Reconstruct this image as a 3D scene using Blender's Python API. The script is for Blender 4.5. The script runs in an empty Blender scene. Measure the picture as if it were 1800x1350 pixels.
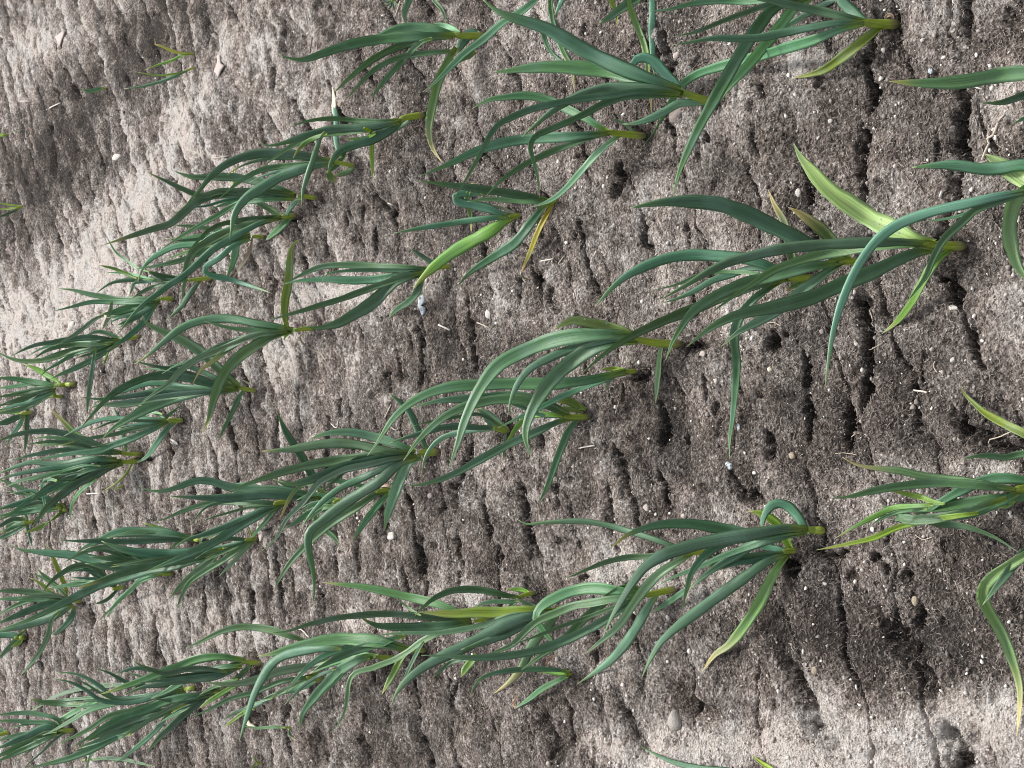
import bpy, math, random
import numpy as np
from mathutils import Vector

rnd = random.Random(7)
scene = bpy.context.scene
col = scene.collection

# ------------------------------------------------------------------ camera
CAM_H = 1.5
PITCH = math.radians(38.0)
F = 2600.0                                   # focal length in pixels of an 1800 px wide picture
cam_d = bpy.data.cameras.new('camera')
cam_d.sensor_fit = 'HORIZONTAL'
cam_d.sensor_width = 36.0
cam_d.lens = 36.0 * F / 1800.0
cam_d.clip_start = 0.05
cam_d.clip_end = 500.0
cam = bpy.data.objects.new('camera', cam_d)
col.objects.link(cam)
FWD = np.array([0.0, math.cos(PITCH), -math.sin(PITCH)])
CX = -np.array([0.0, math.sin(PITCH), math.cos(PITCH)])     # the photograph was taken with the phone turned on its side
CY = np.array([1.0, 0.0, 0.0])
CAM = np.array([0.0, 0.0, CAM_H])
from mathutils import Matrix
cam.matrix_world = Matrix(((CX[0], CY[0], -FWD[0], CAM[0]),
                           (CX[1], CY[1], -FWD[1], CAM[1]),
                           (CX[2], CY[2], -FWD[2], CAM[2]),
                           (0, 0, 0, 1)))
scene.camera = cam

# ------------------------------------------------------------------ sky, sun, exposure
SUN_EL, SUN_AZ = math.radians(54), math.radians(24)
world = bpy.data.worlds.new('World')
scene.world = world
world.use_nodes = True
wt = world.node_tree
wt.nodes.clear()
sky = wt.nodes.new('ShaderNodeTexSky')
sky.sky_type = 'NISHITA'
sky.sun_disc = False
sky.sun_elevation = SUN_EL
sky.sun_rotation = SUN_AZ
sky.dust_density = 4.0
hs = wt.nodes.new('ShaderNodeHueSaturation')          # thin bright cloud: the sky has little colour left
hs.inputs['Saturation'].default_value = 0.22
bg = wt.nodes.new('ShaderNodeBackground')
bg.inputs['Strength'].default_value = 0.13
wo = wt.nodes.new('ShaderNodeOutputWorld')
wt.links.new(sky.outputs[0], hs.inputs['Color'])
wt.links.new(hs.outputs[0], bg.inputs['Color'])
wt.links.new(bg.outputs[0], wo.inputs['Surface'])
sun_d = bpy.data.lights.new('sun', 'SUN')
sun_d.energy = 2.2
sun_d.angle = math.radians(9)
sun_d.color = (1.0, 0.96, 0.9)
sun = bpy.data.objects.new('sun', sun_d)
sd = Vector((math.cos(SUN_EL) * math.sin(SUN_AZ), math.cos(SUN_EL) * math.cos(SUN_AZ), math.sin(SUN_EL)))
sun.rotation_euler = sd.to_track_quat('Z', 'Y').to_euler()
sun.location = (2, 5, 6)
col.objects.link(sun)
scene.cycles.filter_width = 0.95
vs = scene.view_settings
vs.view_transform = 'Standard'
vs.look = 'None'
vs.exposure = 0.82
vs.gamma = 1.0
vs.use_curve_mapping = False

# ------------------------------------------------------------------ helpers: points of the field seen at a place in the photograph
def ray(u, v):
    d = FWD * F + CX * (u - 900.0) + CY * (675.0 - v)
    return d / np.linalg.norm(d)

def flat_hit(u, v, z=0.0):
    d = ray(u, v)
    k = (z - CAM[2]) / d[2]
    return CAM + d * k

_perm = np.random.RandomState(11).permutation(512)
_perm = np.concatenate([_perm, _perm, _perm])
_ang = np.random.RandomState(12).rand(2048) * 2 * np.pi
_gx, _gy = np.cos(_ang), np.sin(_ang)

def gnoise(x, y, seed=0):
    xi = np.floor(x).astype(np.int64); yi = np.floor(y).astype(np.int64)
    fx = x - xi; fy = y - yi
    sx = fx * fx * fx * (fx * (fx * 6 - 15) + 10); sy = fy * fy * fy * (fy * (fy * 6 - 15) + 10)
    def g(ix, iy, dx, dy):
        h = _perm[_perm[(ix + seed * 37) & 511] + ((iy + seed * 91) & 511)] + (seed & 3) * 311
        return _gx[h] * dx + _gy[h] * dy
    a = g(xi, yi, fx, fy); b = g(xi + 1, yi, fx - 1, fy)
    c = g(xi, yi + 1, fx, fy - 1); d = g(xi + 1, yi + 1, fx - 1, fy - 1)
    return ((a + (b - a) * sx) * (1 - sy) + (c + (d - c) * sx) * sy) * 1.5

def smooth(a, b, x):
    t = np.clip((x - a) / (b - a), 0, 1)
    return t * t * (3 - 2 * t)

# cracks across the bed that the photograph shows one by one: "width depth_mm  u,v u,v ..."
CRACKS = '''
18 26 1557,57 1530,113 1537,133 1547,173 1543,200
16 24 1523,213 1527,260 1523,293 1530,333 1527,362
16 20 1710,-20 1712,20 1720,53 1717,75
20 26 1692,145 1708,180 1702,215 1690,250 1712,283 1690,310 1685,350 1668,392 1655,425
12 16 1440,357 1438,335 1428,310
10 14 1449,130 1445,160
12 15 1550,468 1553,505
16 26 1521,526 1528,583 1530,630 1531,683 1525,720
22 30 1520,528 1524,540
12 18 1658,484 1676,502 1684,535
14 20 1709,572 1720,610 1728,648
26 28 1355,590 1366,600 1372,606
16 18 1388,578 1394,588
11 18 1418,615 1423,663 1427,697 1431,733 1428,772
16 22 1496,706 1502,743 1493,792
8 12 1624,628 1622,680
20 22 1681,716 1697,750 1720,765 1745,775 1765,786 1810,790
12 16 1348,752 1363,783 1358,812
9 16 1034,440 1043,493 1056,526
9 14 914,478 910,536
8 13 968,505 967,550
8 12 948,462 945,500
10 16 1221,508 1228,562
8 12 1243,655 1243,705
16 20 1166,714 1173,750 1170,790
9 12 1207,770 1208,790
9 12 1263,706 1261,728
14 18 1085,783 1097,823 1103,860 1121,897
12 18 1159,822 1170,860 1174,900
12 16 1067,855 1071,935
12 16 1286,828 1300,863 1320,870 1345,875
11 15 950,762 953,790
12 17 919,846 923,897 927,950 928,984
9 14 973,848 975,900
9 12 1120,898 1121,925
9 12 1023,1008 1016,1026
7 12 530,448 532,480
8 14 473,455 475,517 469,553
8 16 820,512 823,560 833,610 837,660
8 16 743,552 747,600 743,643 740,686
9 14 680,652 682,692
7 13 519,664 522,717 527,768
7 12 480,698 482,750 480,812
6 10 593,698 597,735
7 13 573,730 572,800 570,838
7 12 630,740 632,800
11 16 834,774 820,833 806,860 808,896
8 14 853,864 858,905 862,958
10 16 879,956 884,1002
8 15 810,935 814,965 819,1003
8 14 747,938 748,1016
9 12 683,915 684,950
9 14 716,986 730,1046
7 12 635,946 638,1016
7 13 597,915 597,1013
8 13 572,1030 573,1088
7 11 497,1014 500,1060
7 11 489,955 493,1010
7 11 452,1035 455,1090
11 14 808,1196 797,1233 814,1266
8 10 683,1250 690,1270
8 10 667,1180 668,1200
8 12 511,1232 507,1266
14 18 449,1250 453,1270
6 11 197,1098 200,1130
7 13 220,1110 223,1167 231,1190
6 12 273,1078 274,1168
7 13 320,1074 327,1150
6 13 367,1000 365,1040 360,1104
6 10 400,1025 404,1052
6 11 428,1070 431,1110
6 11 445,1030 449,1064
6 10 103,1144 105,1180
6 10 50,1190 52,1230
6 10 3,1184 6,1230
6 10 157,1158 159,1186
7 10 170,912 172,936
22 26 1171,55 1178,85 1190,117 1191,136
8 12 1033,38 1037,70
14 18 1096,280 1100,317 1083,352
9 15 1130,380 1141,436
9 15 1210,386 1217,436
8 14 1027,380 1034,446
10 14 963,380 960,424
14 18 1254,230 1250,256
12 14 1347,142 1349,180
12 15 1336,224 1336,256 1354,280
10 15 801,224 797,270
9 12 748,290 747,310
8 14 697,358 692,380
8 14 661,390 663,446
7 12 637,358 635,390
8 12 853,270 851,300
7 11 680,135 681,178
7 12 570,398 567,452
7 10 603,374 604,400
8 11 460,204 467,262
7 10 500,48 500,95
8 12 483,110 484,162
8 12 93,212 96,270 97,320
9 10 363,30 370,80
9 11 305,150 318,185
10 12 130,140 140,170
10 12 215,60 222,90
40 24 1545,1085 1590,1130 1607,1150 1620,1180 1633,1217 1640,1250
34 22 1650,1273 1683,1317 1700,1360
36 24 1375,1150 1405,1195 1425,1235 1450,1293 1483,1340
28 18 1085,1228 1107,1283 1135,1340
26 17 948,1246 980,1307 985,1350
30 17 1165,1195 1215,1235 1257,1262 1275,1300
22 14 630,1288 657,1338
22 14 741,1288 764,1350
22 13 556,1274 580,1345
16 12 1600,1040 1610,1070 1613,1115
16 12 1590,1010 1594,1030
18 18 1385,985 1410,1000 1395,1015
10 12 1425,965 1460,975 1500,975
9 11 1530,975 1550,990 1553,1012
20 16 1200,607 1215,612 1250,607
12 12 1130,665 1150,640
16 14 1115,655 1140,668
12 12 955,478 950,520
'''
# patches of dry pale crust (u, v, radius across, radius along, strength) and of moist dark soil (negative), with shade by stems and at lower right painted in
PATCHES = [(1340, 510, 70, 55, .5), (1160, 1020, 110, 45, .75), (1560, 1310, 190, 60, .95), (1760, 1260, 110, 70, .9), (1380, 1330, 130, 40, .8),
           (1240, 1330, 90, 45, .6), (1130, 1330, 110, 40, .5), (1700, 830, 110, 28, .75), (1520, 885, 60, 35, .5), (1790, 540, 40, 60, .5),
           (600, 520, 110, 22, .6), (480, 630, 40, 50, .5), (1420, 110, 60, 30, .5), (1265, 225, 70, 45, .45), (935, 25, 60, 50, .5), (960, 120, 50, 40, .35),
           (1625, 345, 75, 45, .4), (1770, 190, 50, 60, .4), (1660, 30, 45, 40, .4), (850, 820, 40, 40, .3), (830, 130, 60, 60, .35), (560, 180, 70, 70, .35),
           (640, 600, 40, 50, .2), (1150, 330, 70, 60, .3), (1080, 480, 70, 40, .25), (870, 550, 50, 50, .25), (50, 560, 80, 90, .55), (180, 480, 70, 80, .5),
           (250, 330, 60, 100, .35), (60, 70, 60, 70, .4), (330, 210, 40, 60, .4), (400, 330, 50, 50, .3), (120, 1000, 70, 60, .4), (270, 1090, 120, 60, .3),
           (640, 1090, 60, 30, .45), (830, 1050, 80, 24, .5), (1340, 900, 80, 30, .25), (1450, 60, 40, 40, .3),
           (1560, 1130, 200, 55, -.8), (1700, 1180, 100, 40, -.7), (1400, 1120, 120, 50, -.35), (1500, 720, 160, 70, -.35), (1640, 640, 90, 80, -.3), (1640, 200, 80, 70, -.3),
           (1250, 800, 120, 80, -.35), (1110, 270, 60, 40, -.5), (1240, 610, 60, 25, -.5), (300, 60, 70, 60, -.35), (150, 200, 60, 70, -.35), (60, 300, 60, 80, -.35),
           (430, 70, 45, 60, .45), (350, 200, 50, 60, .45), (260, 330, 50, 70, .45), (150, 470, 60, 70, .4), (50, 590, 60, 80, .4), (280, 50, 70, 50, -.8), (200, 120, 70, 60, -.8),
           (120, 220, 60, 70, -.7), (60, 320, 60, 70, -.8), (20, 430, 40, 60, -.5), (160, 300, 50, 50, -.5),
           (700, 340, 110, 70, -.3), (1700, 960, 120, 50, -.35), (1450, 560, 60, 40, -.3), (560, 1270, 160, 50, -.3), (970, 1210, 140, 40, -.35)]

def row_axes(x, y):
    c, s = math.cos(math.radians(16)), math.sin(math.radians(16))
    return x * c + y * s, -x * s + y * c          # across the rows, along the rows

# grid: finest where the camera stands nearest, growing outwards to the horizon
def grow(start, step, ratio, end):
    out = []; p = start
    while p < end:
        step *= ratio; p += step; out.append(p)
    return out
xc = list(np.arange(-0.56, 0.5601, 0.0026))
side = grow(0.56, 0.0026, 1.0045, 1.45)
side2 = grow(side[-1], 0.006, 1.35, 70.0)
xs = np.array(sorted([-a for a in side + side2] + xc + side + side2))
yl = [0.74]
while yl[-1] < 6.0:
    yy = yl[-1]
    yl.append(yy + 0.00056 * (yy * yy + 2.25) / 1.5)
near = [0.74 - a for a in grow(0.0, 0.004, 1.35, 30.0)]
far = grow(yl[-1], 0.02, 1.3, 160.0)
ys = np.array(near[::-1] + yl + far)
NX, NY = len(xs), len(ys)
X, Y = np.meshgrid(xs, ys)
Wc, Tc = row_axes(X, Y)
Tc = Tc - 0.42 * np.clip(X - 0.05, 0, 1.6) * smooth(1.7, 2.8, Y)          # the ribs swing round on that side
core = ((np.abs(X) < 1.7) & (Y > 0.5) & (Y < 7.0)).astype(float)

Z = 0.016 * gnoise(X * 1.3, Y * 1.3, 1) + 0.007 * gnoise(X * 4.1, Y * 4.1, 2)
# ribs pressed across the bed by the roller, wavering and broken, each with a lip towards the path
warp = 0.34 * gnoise(X * 2.6, Y * 2.6, 3) + 0.17 * gnoise(X * 9.0, Y * 9.0, 4) + 0.075 * gnoise(X * 30, Y * 30, 14) + 0.04 * gnoise(X * 80, Y * 80, 13)
ph = Tc / 0.098 + warp
fr = ph - np.floor(ph)
cell = np.floor(ph)
on = smooth(-0.30, 0.30, gnoise(Wc * 6.0 + cell * 7.31, cell * 3.7, 5))
Z += (0.0056 - 0.0014 * smooth(1.6, 2.8, Y)) * on * (fr - 0.5) + (0.004 - 0.0022 * smooth(1.6, 2.8, Y)) * on * (1 - (2 * fr - 1) ** 2)
dn = np.minimum(fr, 1 - fr) * 0.098
notch = np.exp(-(dn / (0.0038 + 0.0012 * smooth(1.6, 3.2, Y))) ** 2)
on2 = smooth(0.0, 0.28, gnoise(Wc * 7.0 + cell * 3.1, cell * 5.3, 6))
Z -= (0.015 + 0.003 * smooth(1.8, 3.4, Y)) * on2 * notch
# finer ribs between, stronger far from the path
ph2 = Tc / 0.047 + 2.2 * warp
fr2 = ph2 - np.floor(ph2)
c2 = np.floor(ph2)
on3 = smooth(0.05, 0.5, gnoise(Wc * 8.0 + c2 * 5.7, c2 * 2.9, 7))
fary = smooth(1.6, 3.0, Y)
Z += (0.0014 + 0.0014 * fary) * on3 * (np.abs(fr2 - 0.5) * 2 - 0.5)
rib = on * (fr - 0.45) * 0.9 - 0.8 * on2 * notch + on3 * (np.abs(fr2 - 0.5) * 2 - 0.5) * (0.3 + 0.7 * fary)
# clods and grain
n1 = gnoise(X * 22, Y * 22, 8); n2 = gnoise(X * 55, Y * 55, 9); n3 = gnoise(X * 120, Y * 120, 10); n4 = gnoise(X * 230, Y * 230, 15)
rough = 0.7 + 0.5 * gnoise(X * 5, Y * 5, 16)
Z += core * ((0.0034 + 0.0018 * fary) * n1 + rough * (1 + 0.45 * fary) * (0.0026 * n2 + 0.0018 * n3 + 0.0012 * n4))
pits = smooth(0.55, 0.75, gnoise(X * 30, Y * 30, 17))
Z -= core * pits * 0.006

crack_shade = np.zeros_like(Z)  # shade along the cracks, later painted into the soil colour
def window(cx, cy, r):
    return (slice(max(0, np.searchsorted(ys, cy - r)), np.searchsorted(ys, cy + r)),
            slice(max(0, np.searchsorted(xs, cx - r)), np.searchsorted(xs, cx + r)))

def carve(pts, half_w, depth):
    pts = np.array(pts)
    lo = pts.min(0) - 5 * half_w - 0.01; hi = pts.max(0) + 5 * half_w + 0.01
    sy = slice(np.searchsorted(ys, lo[1]), np.searchsorted(ys, hi[1]))
    sx = slice(np.searchsorted(xs, lo[0]), np.searchsorted(xs, hi[0]))
    gx, gy = X[sy, sx], Y[sy, sx]
    if gx.size == 0:
        return
    jx = gx + 0.006 * gnoise(gx * 40, gy * 40, 21) + 0.003 * gnoise(gx * 110, gy * 110, 22)
    jy = gy + 0.007 * gnoise(gx * 40, gy * 40, 23) + 0.0035 * gnoise(gx * 110, gy * 110, 24)
    best = np.full(gx.shape, 1e9); bt = np.zeros(gx.shape); near_side = np.zeros(gx.shape)
    L = np.concatenate([[0], np.cumsum(np.linalg.norm(np.diff(pts, axis=0), axis=1))])
    for i in range(len(pts) - 1):
        a, b = pts[i], pts[i + 1]
        d = b - a; l2 = d @ d + 1e-12
        t = np.clip(((jx - a[0]) * d[0] + (jy - a[1]) * d[1]) / l2, 0, 1)
        ex = jx - a[0] - t * d[0]; ey = jy - a[1] - t * d[1]
        q = np.hypot(ex, ey)
        m = q < best
        best = np.where(m, q, best); bt = np.where(m, (L[i] + t * math.sqrt(l2)) / L[-1], bt)
        near_side = np.where(m, ey, near_side)
    taper = np.clip(4.5 * np.minimum(bt, 1 - bt) + 0.25, 0, 1)
    w = half_w * (0.55 + 0.45 * taper)
    # steep on the path side, a longer slope on the far side
    wq = np.where(near_side > 0, w * 1.7, w * 0.8)
    prof = np.exp(-(best / wq) ** 2)
    Z[sy, sx] -= depth * taper * prof
    crack_shade[sy, sx] = np.maximum(crack_shade[sy, sx], taper * np.exp(-(best / (wq * 1.25)) ** 2))

for ln in CRACKS.strip().splitlines():
    p = ln.split()
    pts = [tuple(map(float, q.split(','))) for q in p[2:]]
    g = [flat_hit(*q)[:2] for q in pts]
    mid = flat_hit(*pts[len(pts) // 2])
    px = np.linalg.norm(mid - CAM) / F
    al = math.asin((CAM_H) / np.linalg.norm(mid - CAM))
    carve(g, max(0.0024, 0.30 * float(p[0]) * px / math.sin(al)), 0.00135 * float(p[1]))

dry = 0.43 + 0.07 * fary + 0.15 * gnoise(X * 2.6, Y * 2.6, 30) + 0.20 * gnoise(X * 8, Y * 8, 31) + 0.20 * gnoise(X * 24, Y * 24, 32)  # soil tone: dryness of the crust plus painted shade
dry += (0.24 + 0.36 * fary) * rib  # paler rib tops; shade of flanks and notches painted in as darker colour
dry += (0.13 + 0.08 * fary) * n2 + (0.16 + 0.08 * fary) * n3 + 0.16 * n4 + 0.11 * n1
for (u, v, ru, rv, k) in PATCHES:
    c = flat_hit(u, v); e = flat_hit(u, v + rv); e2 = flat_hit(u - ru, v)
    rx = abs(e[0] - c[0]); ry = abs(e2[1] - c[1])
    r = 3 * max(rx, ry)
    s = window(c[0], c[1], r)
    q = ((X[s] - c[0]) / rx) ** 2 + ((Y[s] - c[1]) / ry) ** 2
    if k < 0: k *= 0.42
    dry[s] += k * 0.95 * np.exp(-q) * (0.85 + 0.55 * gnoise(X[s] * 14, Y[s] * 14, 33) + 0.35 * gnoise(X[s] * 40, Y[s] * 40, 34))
dry -= 0.30 * crack_shade + 0.2 * pits  # shade inside cracks and pits put into the colour
dry = np.clip(dry, 0, 1)

def Hs(x, y):
    i = int(np.clip(np.searchsorted(xs, x) - 1, 0, NX - 2)); j = int(np.clip(np.searchsorted(ys, y) - 1, 0, NY - 2))
    a = (x - xs[i]) / (xs[i + 1] - xs[i]); b = (y - ys[j]) / (ys[j + 1] - ys[j])
    return float((Z[j, i] * (1 - a) + Z[j, i + 1] * a) * (1 - b) + (Z[j + 1, i] * (1 - a) + Z[j + 1, i + 1] * a) * b)

def ground_k(u, v):
    d = ray(u, v); z = 0.0
    for _ in range(6):
        k = (z - CAM[2]) / d[2]
        p = CAM + d * k
        z = Hs(p[0], p[1])
    return k

def ground_hit(u, v):
    return CAM + ray(u, v) * ground_k(u, v)

def px_size(p):                                   # metres that one photograph pixel covers at p
    return float((p - CAM) @ FWD) / F

# ------------------------------------------------------------------ materials
def new_mat(name):
    m = bpy.data.materials.new(name); m.use_nodes = True
    nt = m.node_tree; nt.nodes.clear()
    o = nt.nodes.new('ShaderNodeOutputMaterial')
    return m, nt, o

def N(nt, typ, **kw):
    n = nt.nodes.new(typ)
    for k, v in kw.items():
        if k in n.inputs: n.inputs[k].default_value = v
        else: setattr(n, k, v)
    return n

def soil_material():
    m, nt, o = new_mat('soil')
    L = nt.links.new
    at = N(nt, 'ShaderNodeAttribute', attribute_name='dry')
    tc = N(nt, 'ShaderNodeTexCoord')
    na = N(nt, 'ShaderNodeTexNoise'); na.inputs['Scale'].default_value = 210; na.inputs['Detail'].default_value = 5; na.inputs['Roughness'].default_value = 0.8
    nb = N(nt, 'ShaderNodeTexNoise'); nb.inputs['Scale'].default_value = 90; nb.inputs['Detail'].default_value = 4; nb.inputs['Distortion'].default_value = 1.5
    nh = N(nt, 'ShaderNodeTexNoise'); nh.inputs['Scale'].default_value = 12; nh.inputs['Detail'].default_value = 4
    vo = N(nt, 'ShaderNodeTexVoronoi'); vo.inputs['Scale'].default_value = 330
    for n in (na, nb, nh, vo): L(tc.outputs['Object'], n.inputs['Vector'])
    # soil tone (dryness and painted shade) + grain -> colour
    m1 = N(nt, 'ShaderNodeMath', operation='MULTIPLY_ADD'); m1.inputs[1].default_value = 2.4; m1.inputs[2].default_value = -1.22
    L(na.outputs['Fac'], m1.inputs[0])
    mq = N(nt, 'ShaderNodeMath', operation='MULTIPLY_ADD'); mq.inputs[1].default_value = -0.5; mq.inputs[2].default_value = 1.2; L(at.outputs['Fac'], mq.inputs[0])
    mp_ = N(nt, 'ShaderNodeMath', operation='MULTIPLY'); L(m1.outputs[0], mp_.inputs[0]); L(mq.outputs[0], mp_.inputs[1])
    m2 = N(nt, 'ShaderNodeMath', operation='ADD'); L(at.outputs['Fac'], m2.inputs[0]); L(mp_.outputs[0], m2.inputs[1])
    m3 = N(nt, 'ShaderNodeMath', operation='MULTIPLY_ADD'); m3.inputs[1].default_value = 1.0; m3.inputs[2].default_value = -0.5; L(nb.outputs['Fac'], m3.inputs[0])
    m4 = N(nt, 'ShaderNodeMath', operation='ADD'); L(m2.outputs[0], m4.inputs[0]); L(m3.outputs[0], m4.inputs[1])
    cr = N(nt, 'ShaderNodeValToRGB')
    e = cr.color_ramp.elements
    e[0].position = 0.0; e[0].color = (0.036, 0.032, 0.029, 1)
    e[1].position = 1.0; e[1].color = (0.60, 0.56, 0.53, 1)
    x = e.new(0.34); x.color = (0.112, 0.095, 0.085, 1)
    x = e.new(0.62); x.color = (0.248, 0.219, 0.201, 1)
    L(m4.outputs[0], cr.inputs['Fac'])
    # slight reddish / greyish drift
    mx = N(nt, 'ShaderNodeMix', data_type='RGBA', blend_type='MULTIPLY'); mx.inputs['Factor'].default_value = 0.55
    cr2 = N(nt, 'ShaderNodeValToRGB')
    cr2.color_ramp.elements[0].position = 0.38; cr2.color_ramp.elements[0].color = (0.98, 0.90, 0.86, 1)
    cr2.color_ramp.elements[1].position = 0.62; cr2.color_ramp.elements[1].color = (0.95, 0.99, 1.0, 1)
    L(nh.outputs['Fac'], cr2.inputs['Fac'])
    L(cr.outputs['Color'], mx.inputs['A']); L(cr2.outputs['Color'], mx.inputs['B'])
    b = N(nt, 'ShaderNodeBsdfPrincipled'); b.inputs['Roughness'].default_value = 0.95; b.inputs['Specular IOR Level'].default_value = 0.15
    L(mx.outputs['Result'], b.inputs['Base Color'])
    ad = N(nt, 'ShaderNodeMath', operation='MULTIPLY_ADD'); ad.inputs[1].default_value = 0.6
    L(vo.outputs['Distance'], ad.inputs[0]); L(na.outputs['Fac'], ad.inputs[2])
    bu = N(nt, 'ShaderNodeBump'); bu.inputs['Strength'].default_value = 1.0; bu.inputs['Distance'].default_value = 0.006
    L(ad.outputs[0], bu.inputs['Height']); L(bu.outputs['Normal'], b.inputs['Normal'])
    L(b.outputs[0], o.inputs['Surface'])
    return m

def matte(name, rgb, rough=0.8, scale=180, amount=0.35, bump=0.3, spec=0.3):
    m, nt, o = new_mat(name)
    L = nt.links.new
    tc = N(nt, 'ShaderNodeTexCoord')
    n = N(nt, 'ShaderNodeTexNoise'); n.inputs['Scale'].default_value = scale; n.inputs['Detail'].default_value = 4
    L(tc.outputs['Object'], n.inputs['Vector'])
    mx = N(nt, 'ShaderNodeMix', data_type='RGBA')
    mx.inputs['A'].default_value = tuple(c * (1 - amount) for c in rgb) + (1,)
    mx.inputs['B'].default_value = tuple(min(1, c * (1 + amount)) for c in rgb) + (1,)
    L(n.outputs['Fac'], mx.inputs['Factor'])
    b = N(nt, 'ShaderNodeBsdfPrincipled'); b.inputs['Roughness'].default_value = rough; b.inputs['Specular IOR Level'].default_value = spec
    L(mx.outputs['Result'], b.inputs['Base Color'])
    bu = N(nt, 'ShaderNodeBump'); bu.inputs['Strength'].default_value = bump; bu.inputs['Distance'].default_value = 0.002
    L(n.outputs['Fac'], bu.inputs['Height']); L(bu.outputs['Normal'], b.inputs['Normal'])
    L(b.outputs[0], o.inputs['Surface'])
    return m

def attr_matte(name, rough=0.9):
    m, nt, o = new_mat(name)
    a = N(nt, 'ShaderNodeAttribute', attribute_name='tint')
    b = N(nt, 'ShaderNodeBsdfPrincipled'); b.inputs['Roughness'].default_value = rough; b.inputs['Specular IOR Level'].default_value = 0.15
    nt.links.new(a.outputs['Color'], b.inputs['Base Color']); nt.links.new(b.outputs[0], o.inputs['Surface'])
    return m

def leaf_material():
    m, nt, o = new_mat('leek_leaf')
    L = nt.links.new
    a = N(nt, 'ShaderNodeAttribute', attribute_name='tint')
    uv = N(nt, 'ShaderNodeAttribute', attribute_name='blade', attribute_type='GEOMETRY')
    mp = N(nt, 'ShaderNodeMapping'); mp.inputs['Scale'].default_value = (1.3, 34.0, 1.0)
    L(uv.outputs['Vector'], mp.inputs['Vector'])
    n = N(nt, 'ShaderNodeTexNoise'); n.inputs['Scale'].default_value = 1.0; n.inputs['Detail'].default_value = 3
    L(mp.outputs[0], n.inputs['Vector'])                                # veins running along the blade
    tc = N(nt, 'ShaderNodeTexCoord')
    n2 = N(nt, 'ShaderNodeTexNoise'); n2.inputs['Scale'].default_value = 28; n2.inputs['Detail'].default_value = 3
    L(tc.outputs['Object'], n2.inputs['Vector'])
    r = N(nt, 'ShaderNodeMapRange'); r.inputs['From Min'].default_value = 0.3; r.inputs['From Max'].default_value = 0.7; r.inputs['To Min'].default_value = 0.62; r.inputs['To Max'].default_value = 1.42
    L(n.outputs['Fac'], r.inputs['Value'])
    v = N(nt, 'ShaderNodeVectorMath', operation='SCALE'); L(a.outputs['Color'], v.inputs[0]); L(r.outputs[0], v.inputs['Scale'])
    wax = N(nt, 'ShaderNodeMix', data_type='RGBA'); wax.inputs['B'].default_value = (0.22, 0.36, 0.31, 1)     # bloom of wax
    rr = N(nt, 'ShaderNodeMapRange'); rr.inputs['From Min'].default_value = 0.45; rr.inputs['From Max'].default_value = 0.75; rr.inputs['To Min'].default_value = 0.0; rr.inputs['To Max'].default_value = 0.30
    L(n2.outputs['Fac'], rr.inputs['Value']); L(rr.outputs[0], wax.inputs['Factor']); L(v.outputs[0], wax.inputs['A'])
    b = N(nt, 'ShaderNodeBsdfPrincipled'); b.inputs['Roughness'].default_value = 0.42; b.inputs['Specular IOR Level'].default_value = 0.5
    L(wax.outputs['Result'], b.inputs['Base Color'])
    bu = N(nt, 'ShaderNodeBump'); bu.inputs['Strength'].default_value = 0.35; bu.inputs['Distance'].default_value = 0.0015
    L(n.outputs['Fac'], bu.inputs['Height']); L(bu.outputs['Normal'], b.inputs['Normal'])
    t = N(nt, 'ShaderNodeBsdfTranslucent')
    hs2 = N(nt, 'ShaderNodeHueSaturation'); hs2.inputs['Value'].default_value = 1.5; hs2.inputs['Saturation'].default_value = 1.15; hs2.inputs['Hue'].default_value = 0.48
    L(wax.outputs['Result'], hs2.inputs['Color']); L(hs2.outputs[0], t.inputs['Color'])
    mx = N(nt, 'ShaderNodeMixShader'); mx.inputs[0].default_value = 0.30
    L(b.outputs[0], mx.inputs[1]); L(t.outputs[0], mx.inputs[2]); L(mx.outputs[0], o.inputs['Surface'])
    return m

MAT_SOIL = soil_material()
MAT_LEAF = leaf_material()
MAT_BIT = attr_matte('soil_bits')

def make_mesh(name, V, quads, tris=None):
    me = bpy.data.meshes.new(name)
    V = np.asarray(V, dtype=np.float32)
    me.vertices.add(len(V)); me.vertices.foreach_set('co', V.ravel())
    quads = np.asarray(quads, dtype=np.int32).reshape(-1, 4) if quads is not None and len(quads) else np.zeros((0, 4), np.int32)
    tris = np.asarray(tris, dtype=np.int32).reshape(-1, 3) if tris is not None and len(tris) else np.zeros((0, 3), np.int32)
    idx = np.concatenate([quads.ravel(), tris.ravel()])
    starts = np.concatenate([np.arange(len(quads)) * 4, len(quads) * 4 + np.arange(len(tris)) * 3]).astype(np.int32)
    me.loops.add(len(idx)); me.loops.foreach_set('vertex_index', idx)
    me.polygons.add(len(starts)); me.polygons.foreach_set('loop_start', starts)
    me.polygons.foreach_set('use_smooth', np.ones(len(starts), dtype=bool))
    me.update(calc_edges=True)
    return me

def put(name, me, mat, parent=None, **props):
    o = bpy.data.objects.new(name, me)
    col.objects.link(o)
    me.materials.append(mat)
    if parent: o.parent = parent
    for k, v in props.items(): o[k] = v
    return o

def finish_ground():
    I = np.arange(NX * NY).reshape(NY, NX)
    q = np.stack([I[:-1, :-1], I[:-1, 1:], I[1:, 1:], I[1:, :-1]], -1).reshape(-1, 4)
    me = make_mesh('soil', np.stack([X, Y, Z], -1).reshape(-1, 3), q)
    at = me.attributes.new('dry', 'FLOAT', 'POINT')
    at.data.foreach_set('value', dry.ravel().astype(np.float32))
    return put('ground', me, MAT_SOIL, kind='structure')

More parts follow.
